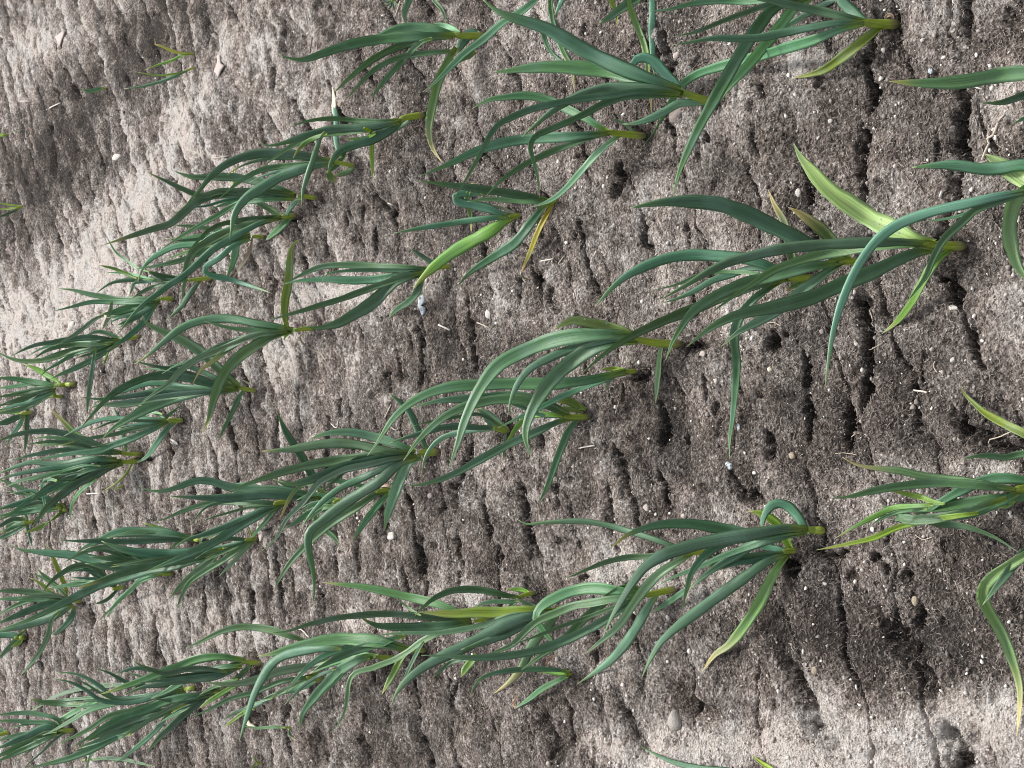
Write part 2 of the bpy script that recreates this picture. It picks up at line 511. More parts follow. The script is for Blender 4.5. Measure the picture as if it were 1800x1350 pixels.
# ------------------------------------------------------------------ the leeks, leaf by leaf as the photograph shows them
# @ stem width ; stem from the soil upwards ; label     then one leaf per line: kind width points from the stem to the tip
# kinds: g teal, p pale, l yellow green, y yellowing with a dry tip, d dead; G = the tip lies on the soil
PLANTS = '''
@ 19 ; 1690,433 1655,431 1622,431 ; big leek with a broad pale raised leaf carrying water drops
w 33 1640,430 1610,422 1583,410 1533,387 1495,362 1460,337 1425,298 1404,270 1395,252
g 19 1640,430 1600,426 1540,425 1480,427 1424,431 1369,438 1320,450 1280,461 1250,475 1215,496 1159,528
g 17 1635,432 1600,431 1540,433 1480,441 1424,452 1385,464 1362,473 1324,498 1290,520 1252,549
g 25 1650,434 1620,440 1580,455 1540,474 1502,490 1470,503 1436,519 1390,533 1347,543 1310,550 1280,560 1241,582 1208,609
lG 16 1672,438 1655,450 1637,470 1620,500 1597,540 1575,567 1550,587
@ 20 ; 1862,322 1830,330 1800,338 ; leek at the frame edge with a leaf arching down across its neighbour's base
p 17 1825,332 1800,337 1750,346 1700,358 1650,369 1611,381 1573,398 1544,420 1524,444 1502,480 1480,531 1464,587 1457,630 1450,683
g 14 1820,335 1789,342 1750,355 1722,365 1689,393 1660,420 1640,455 1628,485 1610,510 1595,530
g 8 1815,336 1770,350 1722,364 1689,379 1655,386 1624,389
w 30 1830,335 1800,318 1775,300 1752,284 1731,271
g 21 1850,300 1800,290 1750,297 1722,297 1690,292 1667,290 1630,292 1603,294
p 26 1830,325 1800,333 1783,352 1774,380 1773,410 1778,436 1790,470 1812,500
@ 18 ; 1905,165 1880,168 1860,170 ; leek at the frame edge reaching three flat leaves over bare soil
t 25 1880,150 1840,133 1800,128 1760,131 1722,138 1690,143 1667,145 1611,146 1563,143
g 14 1880,165 1840,160 1800,167 1767,178 1745,181 1726,180
g 10 1880,190 1840,195 1800,208 1778,219
@ 14 ; 1512,460 1495,460 1474,462 ; leek with a dull yellow-tipped leaf and one very broad dark leaf
y 21 1495,455 1470,430 1447,405 1420,384 1402,372 1386,365
g 27 1485,456 1450,444 1424,430 1391,413 1347,392 1330,383 1297,370 1270,360 1241,356 1186,354 1141,359 1107,366
p 18 1484,460 1447,484 1413,509 1380,537 1350,556 1324,570 1300,583 1268,609
g 19 1480,460 1424,470 1358,486 1302,500 1252,524 1219,547 1197,576 1183,600 1170,633
@ 15 ; 1428,488 1405,490 1384,492 ; leek with a streaked dry leaf standing up and a twisted leaf trailing down
y 9 1411,495 1395,503 1380,512
y 15 1402,487 1393,455 1387,425 1378,387 1362,360 1350,333
gG 15 1376,491 1347,509 1318,533 1298,562 1291,590 1295,633 1292,690 1288,735 1283,770 1282,806
g 19 1385,485 1340,463 1297,452 1263,450 1219,448 1174,454 1130,470 1097,488 1070,512 1046,539
g 13 1385,487 1330,470 1280,484 1254,492 1221,511 1190,525 1163,533
g 7 1370,488 1300,478 1230,483 1190,500 1146,510
g 18 1385,491 1330,502 1270,522 1221,542 1186,555 1141,574 1100,595 1060,623 1023,657
@ 17 ; 1192,605 1155,603 1115,596 ; leek with a bare yellow-green stem and three long arching leaves
w 19 1120,592 1108,587 1085,580 1063,574 1030,566 1005,563 990,570 974,579
g 25 1118,592 1097,588 1052,588 1008,591 963,601 919,619 874,645 848,678 830,711 816,744 804,782 789,822
g 15 1116,596 1063,598 1008,611 963,630 930,649 912,671 899,700 892,733
g 25 1118,598 1086,600 1041,612 1008,634 974,664 950,696 932,731 924,762 928,787 934,803
pG 11 1164,604 1160,627 1158,650 1155,680 1152,709
@ 10 ; 1118,652 1108,653 1098,653 ; small leek sunk in a hollow right beside the bare yellow-green stem
g 12 1105,653 1063,667 1019,684 974,704 948,718 915,733 874,753
l 9 1100,651 1080,648 1057,649
pG 8 1098,653 1085,656 1072,667 1067,678 1066,688
g 20 1100,652 1060,662 1019,670 970,674 920,674 842,677 798,680 753,692 720,710 693,734 676,758 662,780 646,801
@ 13 ; 1033,732 1010,733 990,733 ; leek with three stubby yellow-green outer leaves
l 14 1024,722 1012,710 1001,705 979,707
l 9 1022,724 994,718 968,720
l 12 1030,720 1010,712 990,706
g 14 1005,735 985,740 941,760 897,780 852,804 830,816 809,828 776,842 744,851 715,854
gG 13 1022,730 1003,751 988,784 977,813 968,840 957,865 945,887
g 18 1000,732 960,712 920,703 880,702 842,709 815,717 787,730 758,752 731,780 709,810
g 16 1000,730 960,708 920,698 880,697 831,701 787,703 753,709 724,717
l 11 990,732 960,728 930,733 908,751 895,772 881,789
g 9 990,733 946,727 919,716 890,708
@ 12 ; 893,757 880,755 866,752 ; leek half hidden below two sweeping leaves with a wide pale base leaf
p 19 890,755 870,742 852,727 838,716
g 12 880,750 842,752 820,750 776,752 742,761 710,770 684,779
p 11 880,753 831,756 809,760 776,771 758,787 747,806 741,832
g 7 880,748 842,728 800,733 762,740 724,749
pG 6 889,760 887,780 886,795 885,810
@ 16 ; 766,795 752,795 735,796 ; leek with a thin dark leaf standing up behind a crowded green crown
g 13 752,793 740,770 731,748 724,731 716,718 704,707 683,691
g 15 730,793 700,781 676,773 658,768 642,764 609,760 576,762 555,768 542,773
t 18 728,796 700,795 671,790 631,781 598,778 553,782 509,790 480,792 460,793
g 16 728,797 687,798 642,804 598,809 553,816 498,829 453,844 420,856 404,863
g 18 725,799 690,804 650,812 620,818 598,824 564,836 530,848 505,851 487,845
p 12 725,800 680,808 642,818 605,826 580,838 560,850 547,866 531,886 504,913 487,944 460,969
g 9 725,801 670,802 620,811 598,836 558,869
g 18 733,803 709,812 664,848 620,876 590,898 565,918 548,932 543,942 542,950 545,975 551,1005 553,1035 550,1062
g 13 725,803 687,817 642,838 598,858 564,884 545,905 529,928
p 19 740,803 720,813 702,847 690,878 681,905 675,934
@ 12 ; 690,862 677,862 660,865 ; leek with a brown curled sheath at its base and one long leaf lying over soil
g 14 680,862 664,867 631,889 598,909 564,934 531,966 509,991 495,1012 482,1037
p 13 683,866 671,880 660,893 650,906 638,922 619,952
g 9 670,862 620,851 587,844 553,845 520,850 487,842
d 6 690,858 680,853 666,855 655,858
@ 13 ; 585,876 572,872 562,867 ; leek with one dark upright blade rising through gaps between its neighbours
g 14 566,868 556,850 546,833 536,813 524,794 514,778 502,758 494,740 486,723
g 8 562,871 520,862 498,851 478,841
g 15 565,874 540,876 509,872 464,869 420,873 380,875 340,874 296,872
g 14 565,872 527,866 487,861 442,860 400,855 380,848 356,844 333,848 310,857 290,862 270,863 256,860 243,854
@ 11 ; 612,880 598,880 585,883 ; leek whose short blunt leaf turns back towards the path under two long leaves
g 12 598,879 571,890 542,902 520,918 498,931
p 9 595,884 584,889 564,897 540,916
gG 13 590,890 565,893 555,905 560,920 571,931 589,946 602,968
y 8 575,868 536,850 516,866 504,885 497,902 490,914
g 8 595,878 575,872 550,868 520,880
@ 12 ; 507,882 493,883 480,886 ; leek with a long slanting blade beside the pinkish white stone
g 11 495,884 460,886 422,883 389,882 356,887 333,894 311,902 290,912 273,917
g 7 493,884 410,880 389,883 365,890 350,903 341,915 333,927
g 15 496,886 478,893 456,906 422,924 378,952 333,973 311,983 289,992 256,1005
g 11 493,886 467,893 433,909 389,928 356,940 325,950 307,962
gG 8 500,886 484,896 467,916 452,934 436,953
@ 9 ; 451,947 442,948 430,949 ; small leek just left of the pinkish white stone with leaves trailing down
g 11 444,949 422,964 389,987 356,1007 333,1024 320,1045 310,1071
p 7 447,950 430,968 411,986 398,1000 384,1014
g 8 440,948 400,947 375,950 350,955
l 5 446,946 442,938 436,928
@ 12 ; 400,962 391,963 381,965 ; leek with a knobbly bright green base above a broad dark drooping leaf
gG 18 391,964 380,972 367,987 345,1008 333,1017 315,1033 299,1051
g 17 386,966 360,979 333,986 300,995 256,1002 220,1014 190,1022 150,1040 110,1060 60,1085 0,1107
g 18 384,966 330,973 267,974 240,971 222,967 194,958 178,951
pG 5 375,947 362,940 353,950 355,966 363,985
@ 10 ; 356,948 347,949 337,948 ; leek with a dark leaf arching towards the far end above a curled tip
g 16 342,948 315,942 289,937 244,935 200,938 176,950 154,959 133,972
p 9 342,948 320,949 307,960 303,972
l 9 330,950 305,940 289,931 267,924 249,917
g 11 335,949 300,949 256,951 200,952 167,951 130,951 104,949
@ 11 ; 302,1008 290,1008 277,1007 ; leek with a long dark blade tapering to a fine hooked tip
g 15 285,1006 260,996 222,990 167,984 130,976 93,973 56,969 33,965 20,956
g 10 284,1004 240,985 194,961 157,967 130,979 111,989
g 15 282,1005 241,997 205,998 180,997 154,991
g 16 288,1004 300,990 322,977 300,976 267,980 204,982 157,979
pG 9 280,1010 250,1016 231,1036 204,1060 194,1076 184,1092
p 7 283,1010 246,1023 215,1050 195,1070 172,1091
@ 9 ; 218,1032 208,1033 197,1036 ; leek buried under two long blue-green leaves with one striped stalk behind
g 7 208,1035 185,1056 165,1062
g 10 205,1033 167,1018 144,1025 111,1030 83,1034
g 11 200,1030 160,995 128,997 111,1006 93,1019 74,1041
g 8 205,1030 172,1014 154,1001 140,992 126,984
@ 9 ; 142,1057 132,1056 118,1054 ; leek with a yellowish stalk slanting up over dark spreading leaves
l 9 118,1042 111,1023 102,1001 93,979 86,966 79,955
g 12 125,1056 107,1053 74,1043 46,1040 19,1038 -15,1040
g 10 122,1057 102,1056 56,1053 -10,1053
g 13 122,1059 90,1060 60,1069 37,1079 -10,1098
l 7 118,1054 96,1045 74,1027 60,1019 50,1015
g 10 118,1060 70,1052 28,1064 -8,1084
gG 11 132,1066 126,1085 112,1102 100,1112 87,1119
gG 9 105,1075 92,1088 86,1112 76,1136 60,1160 36,1187
g 14 128,1063 90,1085 50,1098 20,1105 -10,1112
@ 10 ; 44,1121 35,1121 25,1121 ; leek at the far frame edge with a short yellow-green base below long leaves
g 13 35,1119 15,1116 -15,1118
g 10 45,1108 36,1116 26,1128 12,1142 -5,1162
l 9 40,1122 33,1130 20,1137
@ 21 ; 1572,42 1540,42 1517,39 ; leek with a thick pale green stem and brown shrivelled sheath near the upper edge
gG 17 1517,40 1480,50 1430,70 1383,84 1336,98 1291,110 1258,119 1224,131 1205,143 1190,158 1178,182 1165,206 1150,232 1130,258
g 14 1520,38 1469,40 1424,48 1369,59 1336,66 1300,68 1258,67 1220,73 1184,79
g 20 1530,42 1512,34 1496,20 1480,2 1462,-25
lG 17 1552,46 1530,62 1505,82 1470,108 1445,124 1420,132 1396,137
g 15 1520,38 1480,28 1440,18 1413,13 1380,6 1358,1 1300,-8
d 7 1570,36 1566,26 1560,27 1553,38
@ 19 ; 1452,-22 1440,-16 1428,-8 ; leek beyond the upper edge with two long blades crossing over dark soil
g 21 1430,-10 1390,0 1353,20 1338,38 1324,58 1302,93 1273,144 1251,184 1229,224 1211,262 1196,297 1183,343
p 19 1432,-8 1412,2 1391,19 1375,40 1358,62 1324,104 1298,134 1276,160 1258,188
p 13 1480,-15 1469,-2 1445,10 1424,22 1400,36 1380,48 1347,65
p 9 1400,-10 1380,-2 1369,13 1350,32 1331,53
g 11 1420,-5 1385,5 1358,9 1335,14 1313,22 1269,38 1224,56 1187,64
g 12 1400,-12 1330,2 1270,2 1224,5 1200,10 1173,17 1141,19
@ 17 ; 1252,180 1228,172 1200,162 ; leek with a leaf curled back into a pale loop above its stem
p 19 1207,168 1195,158 1183,144 1170,130 1160,119 1150,108 1138,102 1124,102 1114,109 1113,120 1119,128 1128,134
g 25 1200,163 1170,152 1150,144 1100,131 1067,124 1033,121 967,118 920,121 890,125 866,127
g 25 1195,158 1150,142 1097,122 1060,105 1017,83 992,68 967,53 930,40 900,31 875,20 845,-4
g 16 1198,164 1150,155 1100,153 1065,155 1033,163 983,187 955,208 933,227 918,240
g 13 1195,166 1120,160 1083,166 1050,170 1017,174 960,185 930,193 900,206 877,218 862,236 850,260 838,282 827,302 797,351
g 13 1195,168 1140,168 1100,170 1060,182 1033,197 1000,213 965,228 940,240 932,254 935,272 940,290 946,316 948,348
p 14 1243,181 1220,181 1195,182 1167,197 1133,212 1115,217 1094,218
@ 16 ; 1142,-45 1137,-35 1132,-25 ; leek beyond the upper edge with two pale strap leaves hanging straight down
pG 13 1140,-30 1146,-5 1147,20 1146,53 1147,80 1148,107 1152,140
yG 12 1108,-20 1106,5 1112,25 1120,45 1132,76 1138,107 1139,135 1143,169 1146,200
g 16 1135,-25 1120,-2 1107,6 1093,15 1067,34 1052,42
l 9 1068,-25 1074,0 1084,27 1085,47
@ 14 ; 988,-40 986,-30 982,-20 ; leek beyond the upper edge with narrow drooping yellowed strap leaves
yG 11 975,-25 968,0 970,27 975,50 983,73 994,98 1003,114 1008,142 1010,163
p 9 995,-20 987,0 981,15 975,28
g 8 945,30 955,60 969,92 980,103 996,113
p 14 962,-18 940,2 915,22 887,38 850,70 817,94 800,110 783,127 765,145 743,162
@ 15 ; 1130,239 1100,236 1067,232 ; leek with a plump yellow-green stem beside the rough grey stone
g 15 1070,231 1050,220 1033,209 1015,200 993,189 975,180 950,171 920,168 890,171 862,175 845,182 829,192
g 17 1070,233 1030,237 1000,240 950,243 900,248 850,261 820,273 800,283 737,310
g 12 1072,234 1045,240 1000,255 950,275 900,303 880,318 852,347
p 13 1092,236 1070,252 1050,270 1017,307 993,333 978,346 962,355 930,365
g 5 1118,236 1105,224 1090,213 1073,209
@ 11 ; 978,352 970,356 962,358 ; leek with a vivid yellow dying leaf hanging to the soil
YG 11 971,360 962,376 948,403 939,425 931,446 922,465 915,482
dG 4 916,480 920,487 927,491 936,490
gG 16 965,358 955,365 943,380 929,398 905,427 870,450 845,466 825,480 802,506
g 14 966,353 940,346 917,343 870,336 822,329 775,323 737,318
g 10 965,355 930,354 893,352 858,350 820,355
@ 12 ; 915,379 905,380 893,381 ; bright green leek with a brown curled scrap and a folded leaf
d 6 908,377 889,368 870,363 855,369 840,369
p 15 895,381 875,374 858,366 840,362 822,358 807,355 799,348 806,342 830,341 858,344
l 11 850,340 840,331 828,322
yG 10 835,330 823,338 825,363 828,387 828,409
l 21 900,382 885,390 870,401 834,421 798,442 770,463 746,485 735,497 726,509
g 13 890,382 870,383 834,387 787,394 760,398 739,401 692,410
@ 10 ; 790,468 775,470 758,474 ; leek with dense dark leaves beside the translucent white flake
g 9 775,468 758,461 739,448 719,435
g 13 760,473 720,471 683,470 640,467 600,466 570,468 550,474 530,483 498,500
g 8 758,474 700,475 667,475 630,475 600,477 585,479 573,484 566,494 562,504
g 14 760,475 740,478 700,485 650,492 610,493 583,491 550,492 517,495 498,500
g 12 745,480 720,485 690,494 633,513 600,525 567,535 517,550 472,563
g 21 750,482 720,486 693,496 680,508 667,522 640,542 615,556 600,565 575,573 553,576 533,573
gG 13 742,490 738,505 727,522 715,533 703,540 692,549 682,561
p 8 730,486 712,489 692,500
@ 10 ; 552,577 535,578 518,581 ; leek with a single pale upright blade and a curly white root on the soil
l 14 503,577 499,545 502,520 507,495 510,455 511,440 517,428 530,420
t 14 515,579 490,574 450,568 413,561 380,560 348,565 320,576 293,596 265,620 250,632 236,640
p 9 510,582 450,580 413,578 385,572 359,565
g 9 510,583 450,588 413,598 376,613 340,632 302,646 285,657
g 13 505,583 441,592 394,613 348,631 320,650 293,678 265,696 240,717
y 11 505,584 460,589 431,595 394,619 367,640 355,648 347,659 339,675
t 18 512,582 480,590 450,607 422,626 400,648 387,670 378,695 371,722 365,742 355,760
l 8 525,579 512,582 503,589 498,598
d 4 527,592 532,604 548,614 562,620 574,638
@ 10 ; 449,687 433,684 417,681 ; leek with a wide leaf slanting up past its neighbour's arching leaves
g 17 420,680 400,664 385,650 357,622 330,603 302,589 285,582 270,575 257,567 250,554
t 9 405,672 385,667 374,662 348,650 320,642 300,644 276,652
g 15 415,680 390,677 367,673 330,664 293,659 265,661 240,669 213,682 185,703 167,723 143,751
g 10 412,681 376,680 330,681 293,674 256,675 228,684 200,692 160,712
g 19 418,683 394,685 357,686 320,694 283,708 256,719 228,735 200,752 180,771
g 11 405,684 357,687 311,688 256,692 204,699 167,701 139,697
g 12 400,685 330,693 274,701 219,712 185,712 168,713 156,722
gG 9 430,685 420,698 413,713 405,730 396,748 383,775
d 4 440,677 434,672 426,668
@ 11 ; 324,739 308,739 293,739 ; leek leaning under a broad bluish leaf with one pale leaf curving to the path
pG 11 308,741 296,751 287,763 270,787 262,799 254,806 236,815
g 10 295,738 256,736 219,735 195,735 176,738 152,746 139,753 111,767
g 13 295,741 270,754 256,760 228,772 200,782 176,792 130,797 93,803 59,809
g 6 285,742 295,731 308,721 322,709
g 8 292,742 256,748 228,753 204,755
p 6 285,728 265,724 252,735 245,747 239,756
g 7 292,737 278,728 268,722
@ 10 ; 250,799 232,798 213,797 ; leek with a yellow-striped pale leaf slanting away over the soil
pG 9 222,793 218,776 213,757 206,735 198,715
g 12 215,796 190,790 167,781 148,774 130,768 93,759 56,759 28,764 -10,778
y 13 205,796 176,789 155,778 130,760 111,740 98,728 88,717
g 10 210,797 185,797 148,792 111,791 74,797 37,805 18,813
@ 11 ; 243,811 228,812 212,812 ; leek with a whitish torn sheath and many fanned dark leaves
g 14 215,810 190,817 157,832 130,838 93,842 70,850
g 14 215,813 195,820 167,834 130,853 110,868 93,881 80,893 70,908 57,926
g 11 205,806 157,806 111,814 85,815 56,812 28,820 -10,836
g 11 205,809 167,809 130,818 74,825 19,836 -10,845
g 10 205,812 167,825 120,830 74,837 28,848 5,859
lG 5 233,814 219,836 200,853 181,863
pG 7 170,842 154,853 135,871 127,886 124,900 124,915
g 11 200,818 150,828 111,847 83,862 46,883 19,904 -10,918
g 8 100,845 82,843 75,852 76,868 79,885 80,909
d 6 240,802 230,806 222,810
@ 9 ; 119,897 110,895 98,890 ; leek low among fanned leaves with one leaf swinging down to a green tip
l 10 113,893 108,883 112,890 93,912 70,927 39,938
g 12 105,890 74,872 37,884 -10,897
g 11 100,896 70,896 37,901 -10,908
g 9 95,888 61,872 40,860 19,850 -8,840
g 7 95,885 56,862 30,866 17,868
@ 8 ; 60,916 50,918 40,921 ; small leek with thin yellow lower leaves at the far frame edge
pG 7 46,916 43,898 46,916 51,940 57,965
y 7 48,920 37,921 19,930 -10,939
g 9 45,924 19,938 -10,950
g 9 45,914 28,912 -10,931
@ 15 ; 850,63 825,63 800,63 ; leek with a short folded dark knob and a leaf trailing to a yellow tip
g 17 800,62 767,53 745,49 727,48 708,50 690,54 672,62 655,72 643,88
g 17 795,63 733,64 683,68 617,78 590,86 567,94 545,102 527,105 508,102 489,96
g 14 795,65 765,65 733,71 683,88 650,107 632,121 617,134 587,163
g 11 800,90 750,93 700,101 657,123 630,150 610,174
g 11 760,68 743,73 725,88 710,104 680,137 650,174
yG 15 802,84 792,98 777,128 768,150 763,174 758,197 755,217 755,238 760,258 777,286
g 20 843,64 830,58 820,62 811,76 803,95
p 13 807,58 795,51 783,47 770,44 756,45
y 11 835,90 825,98 813,103 799,114
@ 13 ; 768,-30 760,-20 752,-14 ; leek beyond the upper edge above the folded dark knob
p 12 738,-18 722,-5 714,12 710,28 714,44
t 8 755,-15 763,0 774,12 780,22 783,42
@ 14 ; 742,202 722,205 703,208 ; leek with a smooth dark shoulder leaf bending down to a thin tip
g 17 708,209 697,219 683,230 667,239 650,247 633,252 617,257 600,264 590,274 582,286 576,305
g 10 700,210 683,213 633,212 583,208 550,211 511,221
g 14 705,213 690,217 633,224 583,228 533,240 505,250 483,255 467,256 453,248
g 13 702,215 683,220 650,227 617,231 590,234 567,236 540,244 517,254 490,272 462,293
l 7 660,234 650,240 630,244 607,245
l 9 575,235 560,240 533,254 523,265 515,278
g 11 572,232 563,243 557,262 550,283 541,308 533,334 530,361
lG 9 640,225 652,232 653,252 654,280 655,316
p 9 722,210 705,222 684,234
@ 10 ; 624,292 605,288 585,284 ; leek with a cream snapped leaf end lying beside its base
g 15 588,283 565,280 544,275 500,269 456,270 422,278 400,288 371,310 349,337 336,350 324,363
g 11 586,285 533,289 489,293 456,300 422,318 400,336 384,350
g 18 588,287 560,290 533,297 489,313 456,333 435,346 422,360 412,378 408,398 404,421
y 10 622,294 612,301 600,306 584,309
y 13 575,302 580,310 593,321
pG 10 600,278 594,262 590,240 591,210 588,185 583,152
g 10 600,264 606,266 600,277 588,294 576,304
@ 10 ; 556,348 540,346 524,344 ; leek whose middle leaf drops a pale tip across its own stem
t 14 520,343 489,338 444,337 400,340 370,345 349,353 327,370 312,384 298,394 271,402 227,416 180,431
t 13 518,343 470,339 427,339 382,338 360,345 340,341 320,332 293,319 274,310 256,301
g 14 520,342 495,333 467,322 440,316 416,312 371,311 340,311 320,306 304,299
gG 10 528,349 518,356 508,368 502,382 498,397
g 9 518,346 444,349 404,355 385,362 366,370
g 10 515,350 455,352 416,359 382,379 349,397 316,417 282,439
@ 11 ; 518,378 505,381 493,383 ; leek with one short dark leaf pointing to the path below a drooping pale tip
gG 13 512,381 502,390 493,400 480,411 466,423
g 12 497,380 480,371 467,364 442,352
g 10 494,381 460,383 416,388 382,396 362,408 349,422 338,434 327,448
g 14 494,383 460,392 430,398 404,407 382,417 360,429 345,438 335,450 328,470 325,495 319,532
g 13 490,385 460,391 437,402 416,413 371,441 345,466 320,487 293,504 275,518 260,528 228,560 207,588
@ 9 ; 467,416 455,416 443,416 ; leek with a withered orange leaf and a whitish bent blade
dG 6 443,418 441,432 437,447 428,461 415,481
pG 13 440,416 425,414 417,430 413,448 409,463 396,494
pG 12 440,420 411,432 382,456 368,464 360,472 362,480 372,484 404,491 438,502 460,509 478,516
t 13 440,412 393,414 349,427 304,434 285,443 267,454 250,473 242,497
g 10 440,415 360,441 316,458 271,468 236,473
g 9 435,412 382,405 338,398 304,396
p 11 430,424 418,394 411,373 407,356
l 5 411,335 410,315 409,292
@ 9 ; 372,489 355,490 330,493 ; leek with a thin whitish leaf end stretching to the far soil
gG 10 352,493 338,510 331,520 322,535 310,548 293,563
g 12 330,492 293,488 275,483 256,475
p 4 262,478 238,469 222,457 204,444 194,428 185,411
g 9 328,494 271,491 227,493 205,495 192,499 180,507 168,516
l 7 240,489 222,481 204,473 189,469 172,466
p 5 245,486 237,497 227,521
g 8 300,496 282,500 249,513 232,525
@ 9 ; 305,525 292,525 280,525 ; leek with a ribbed bright yellow stem under crossing leaves
g 11 282,527 237,526 205,527 185,522 157,517 130,510 102,507
g 10 280,529 228,531 185,530 157,531 130,538 94,547
g 15 280,531 250,535 225,542 204,548 188,551 176,552
g 11 275,534 266,547 257,560 248,571 235,583 222,594 206,604 188,616
pG 8 197,530 195,545 191,557 179,581
p 8 182,554 172,558 157,569 130,589 96,608
@ 9 ; 243,592 230,594 216,597 ; leek with an orange leaf tip and one straight leaf hanging down beside it
t 8 214,596 194,588 172,583 160,586 149,595
g 10 213,598 176,594 148,593 126,596 93,602 65,606 37,617 18,627
g 11 210,599 185,600 167,606 130,615 93,629 56,635 25,632 -8,617
g 8 195,604 167,613 130,622 102,639 80,652 69,664
g 9 190,604 167,606 130,606 100,610 80,617 57,633
g 11 205,606 185,618 148,639 130,648 111,656 88,666
gG 9 168,612 164,640 161,662 157,685 154,710 153,733
l 5 190,620 187,628 181,643
@ 10 ; 129,675 115,676 102,678 ; leek with a yellow leaf slanting up behind a dark fan at the far edge
l 10 105,674 95,666 83,660 65,649 40,639
g 11 102,677 75,674 56,671 28,666 -12,664
g 9 100,678 60,674 28,679 -10,683
g 9 98,681 70,683 46,689 -10,699
g 10 98,683 70,690 46,698 -10,716
g 9 96,685 74,689 37,709 -10,724
g 11 95,689 80,698 65,706 37,718 -10,728
@ 8 ; 110,697 102,697 92,696 ; short leek tucked against the dark fan with a thin upright leaf
g 7 98,696 92,686 87,675 80,655 76,638
l 8 95,696 85,696 76,694
@ 8 ; 55,725 46,726 36,728 ; leek with a pale strap leaf and long thin blade crossing it at the far edge
l 7 40,727 20,724 -8,726
g 12 40,730 30,733 15,740 -10,747
pG 8 43,728 38,740 31,752 17,771 12,787
g 8 49,716 48,730 47,746 46,770 43,798
@ 18 ; 1450,933 1435,932 1420,931 ; leek with one leaf hooked over like a walking stick handle
g 16 1422,936 1414,928 1408,916 1396,900 1384,889 1370,885 1357,888 1348,898 1341,913 1340,926 1344,940
g 23 1420,931 1390,929 1369,931 1313,940 1258,949 1220,957 1194,965 1167,974 1133,996 1111,1024 1098,1045 1086,1065 1073,1089 1060,1120
g 14 1415,933 1358,937 1313,944 1290,949 1266,958 1250,967 1236,979 1222,995 1213,1012 1208,1032 1204,1048 1199,1075
g 18 1415,936 1380,941 1336,952 1310,964 1291,976 1268,990 1247,1005 1213,1034
g 12 1410,938 1370,944 1324,959 1269,979 1224,999 1190,1012 1156,1029
t 19 1410,932 1370,938 1330,940 1284,932 1258,927 1224,921 1200,920 1167,921 1133,928 1100,942 1074,963
@ 13 ; 1398,968 1388,968 1376,971 ; leek with a wide straight leaf running down and a broad yellowish leaf behind
l 17 1390,966 1383,952 1376,938 1369,925 1353,911 1336,902 1315,899
g 13 1382,969 1365,965 1347,962 1322,956
g 12 1380,972 1350,975 1324,976 1280,983 1240,998
g 19 1384,972 1365,979 1347,988 1313,1012 1269,1043 1224,1076 1200,1094 1180,1110 1160,1130 1144,1157 1128,1191
yG 18 1386,974 1376,985 1362,1006 1350,1028 1338,1054 1327,1073 1309,1100 1295,1119 1280,1135 1258,1150 1234,1181
g 11 1375,975 1336,984 1291,991 1262,1003
@ 15 ; 1242,970 1222,970 1200,974 ; leek behind the hooked one with a leaf held far out level over the soil
g 13 1210,968 1178,958 1133,943 1096,932 1067,924 1033,918 989,917 956,919 922,920 909,913
p 16 1215,973 1189,988 1156,1010 1133,1034 1111,1064 1089,1097 1075,1112 1060,1124 1029,1150
g 11 1205,973 1144,978 1100,980 1067,987 1033,1000 1011,1010 992,1017
gG 11 1215,1030 1198,1043 1173,1060 1146,1077
@ 15 ; 1184,1036 1160,1041 1133,1047 ; leek with a short bright yellow ringed stem and a kinked dark leaf
pG 16 1155,1043 1143,1060 1130,1082 1118,1103 1096,1136 1073,1162 1044,1184 1014,1203
g 15 1135,1045 1110,1032 1095,1034 1075,1046 1056,1062 1038,1078 1022,1092 998,1118 975,1137 956,1149 916,1178
g 15 1132,1048 1110,1056 1078,1080 1033,1107 989,1127 944,1142 900,1151 880,1153 836,1156 780,1153 740,1152
g 19 1128,1046 1100,1040 1073,1036 1033,1034 1000,1041 973,1053 955,1064 945,1076 943,1088 949,1099 956,1109 966,1122 976,1137 977,1152
g 14 1128,1050 1090,1052 1044,1060 1011,1065 978,1078 944,1093 922,1112 902,1132 869,1147 846,1160
g 8 1120,1052 1060,1075 1022,1089 989,1100 956,1113 900,1134
@ 11 ; 998,1069 985,1070 972,1074 ; leek with one flat bright green leaf and a greenish stalk dropping to the path
yG 15 984,1072 972,1090 947,1118 934,1136 924,1160 915,1178 900,1195 886,1207 868,1219
l 19 978,1073 942,1073 902,1076 870,1077 836,1077 800,1079 770,1078 735,1076
g 21 976,1077 938,1082 891,1097 847,1120 813,1138 790,1148 766,1160 736,1178 702,1210 687,1239
g 15 970,1082 924,1097 880,1118 836,1134 810,1142
g 12 972,1078 902,1083 858,1097 813,1107 769,1113 713,1113 690,1114 660,1117
p 9 955,1068 944,1068 924,1060 906,1051
g 9 845,1153 820,1158 791,1165 776,1177 759,1193
@ 10 ; 938,1042 925,1045 912,1049 ; leek with a thin dark leaf bowed like a rainbow over its base
l 9 930,1042 920,1037 911,1036 890,1036
g 13 915,1051 890,1047 869,1042 850,1038 830,1036 802,1037 788,1040 776,1045 762,1052 751,1061 740,1070 729,1083
g 9 912,1056 891,1058 864,1058 840,1065 832,1071
p 9 913,1055 903,1060 892,1069
@ 10 ; 858,1088 846,1090 832,1092 ; leek buried in crossing leaves with one long leaf ending in a straight yellow tip
t 14 828,1086 787,1068 765,1060 740,1054 700,1045 670,1038 640,1032 596,1027 567,1024
g 12 828,1088 769,1087 724,1082 684,1079 629,1082 600,1085 573,1090 540,1098 507,1109 475,1113
t 15 825,1095 780,1100 740,1102 696,1102 658,1098 645,1092 631,1083
p 5 740,1082 729,1076 713,1064 696,1052
g 12 828,1096 780,1111 747,1125 713,1149 696,1159 670,1169 651,1176 632,1180 621,1186 614,1200 611,1227 604,1256 595,1273 581,1288
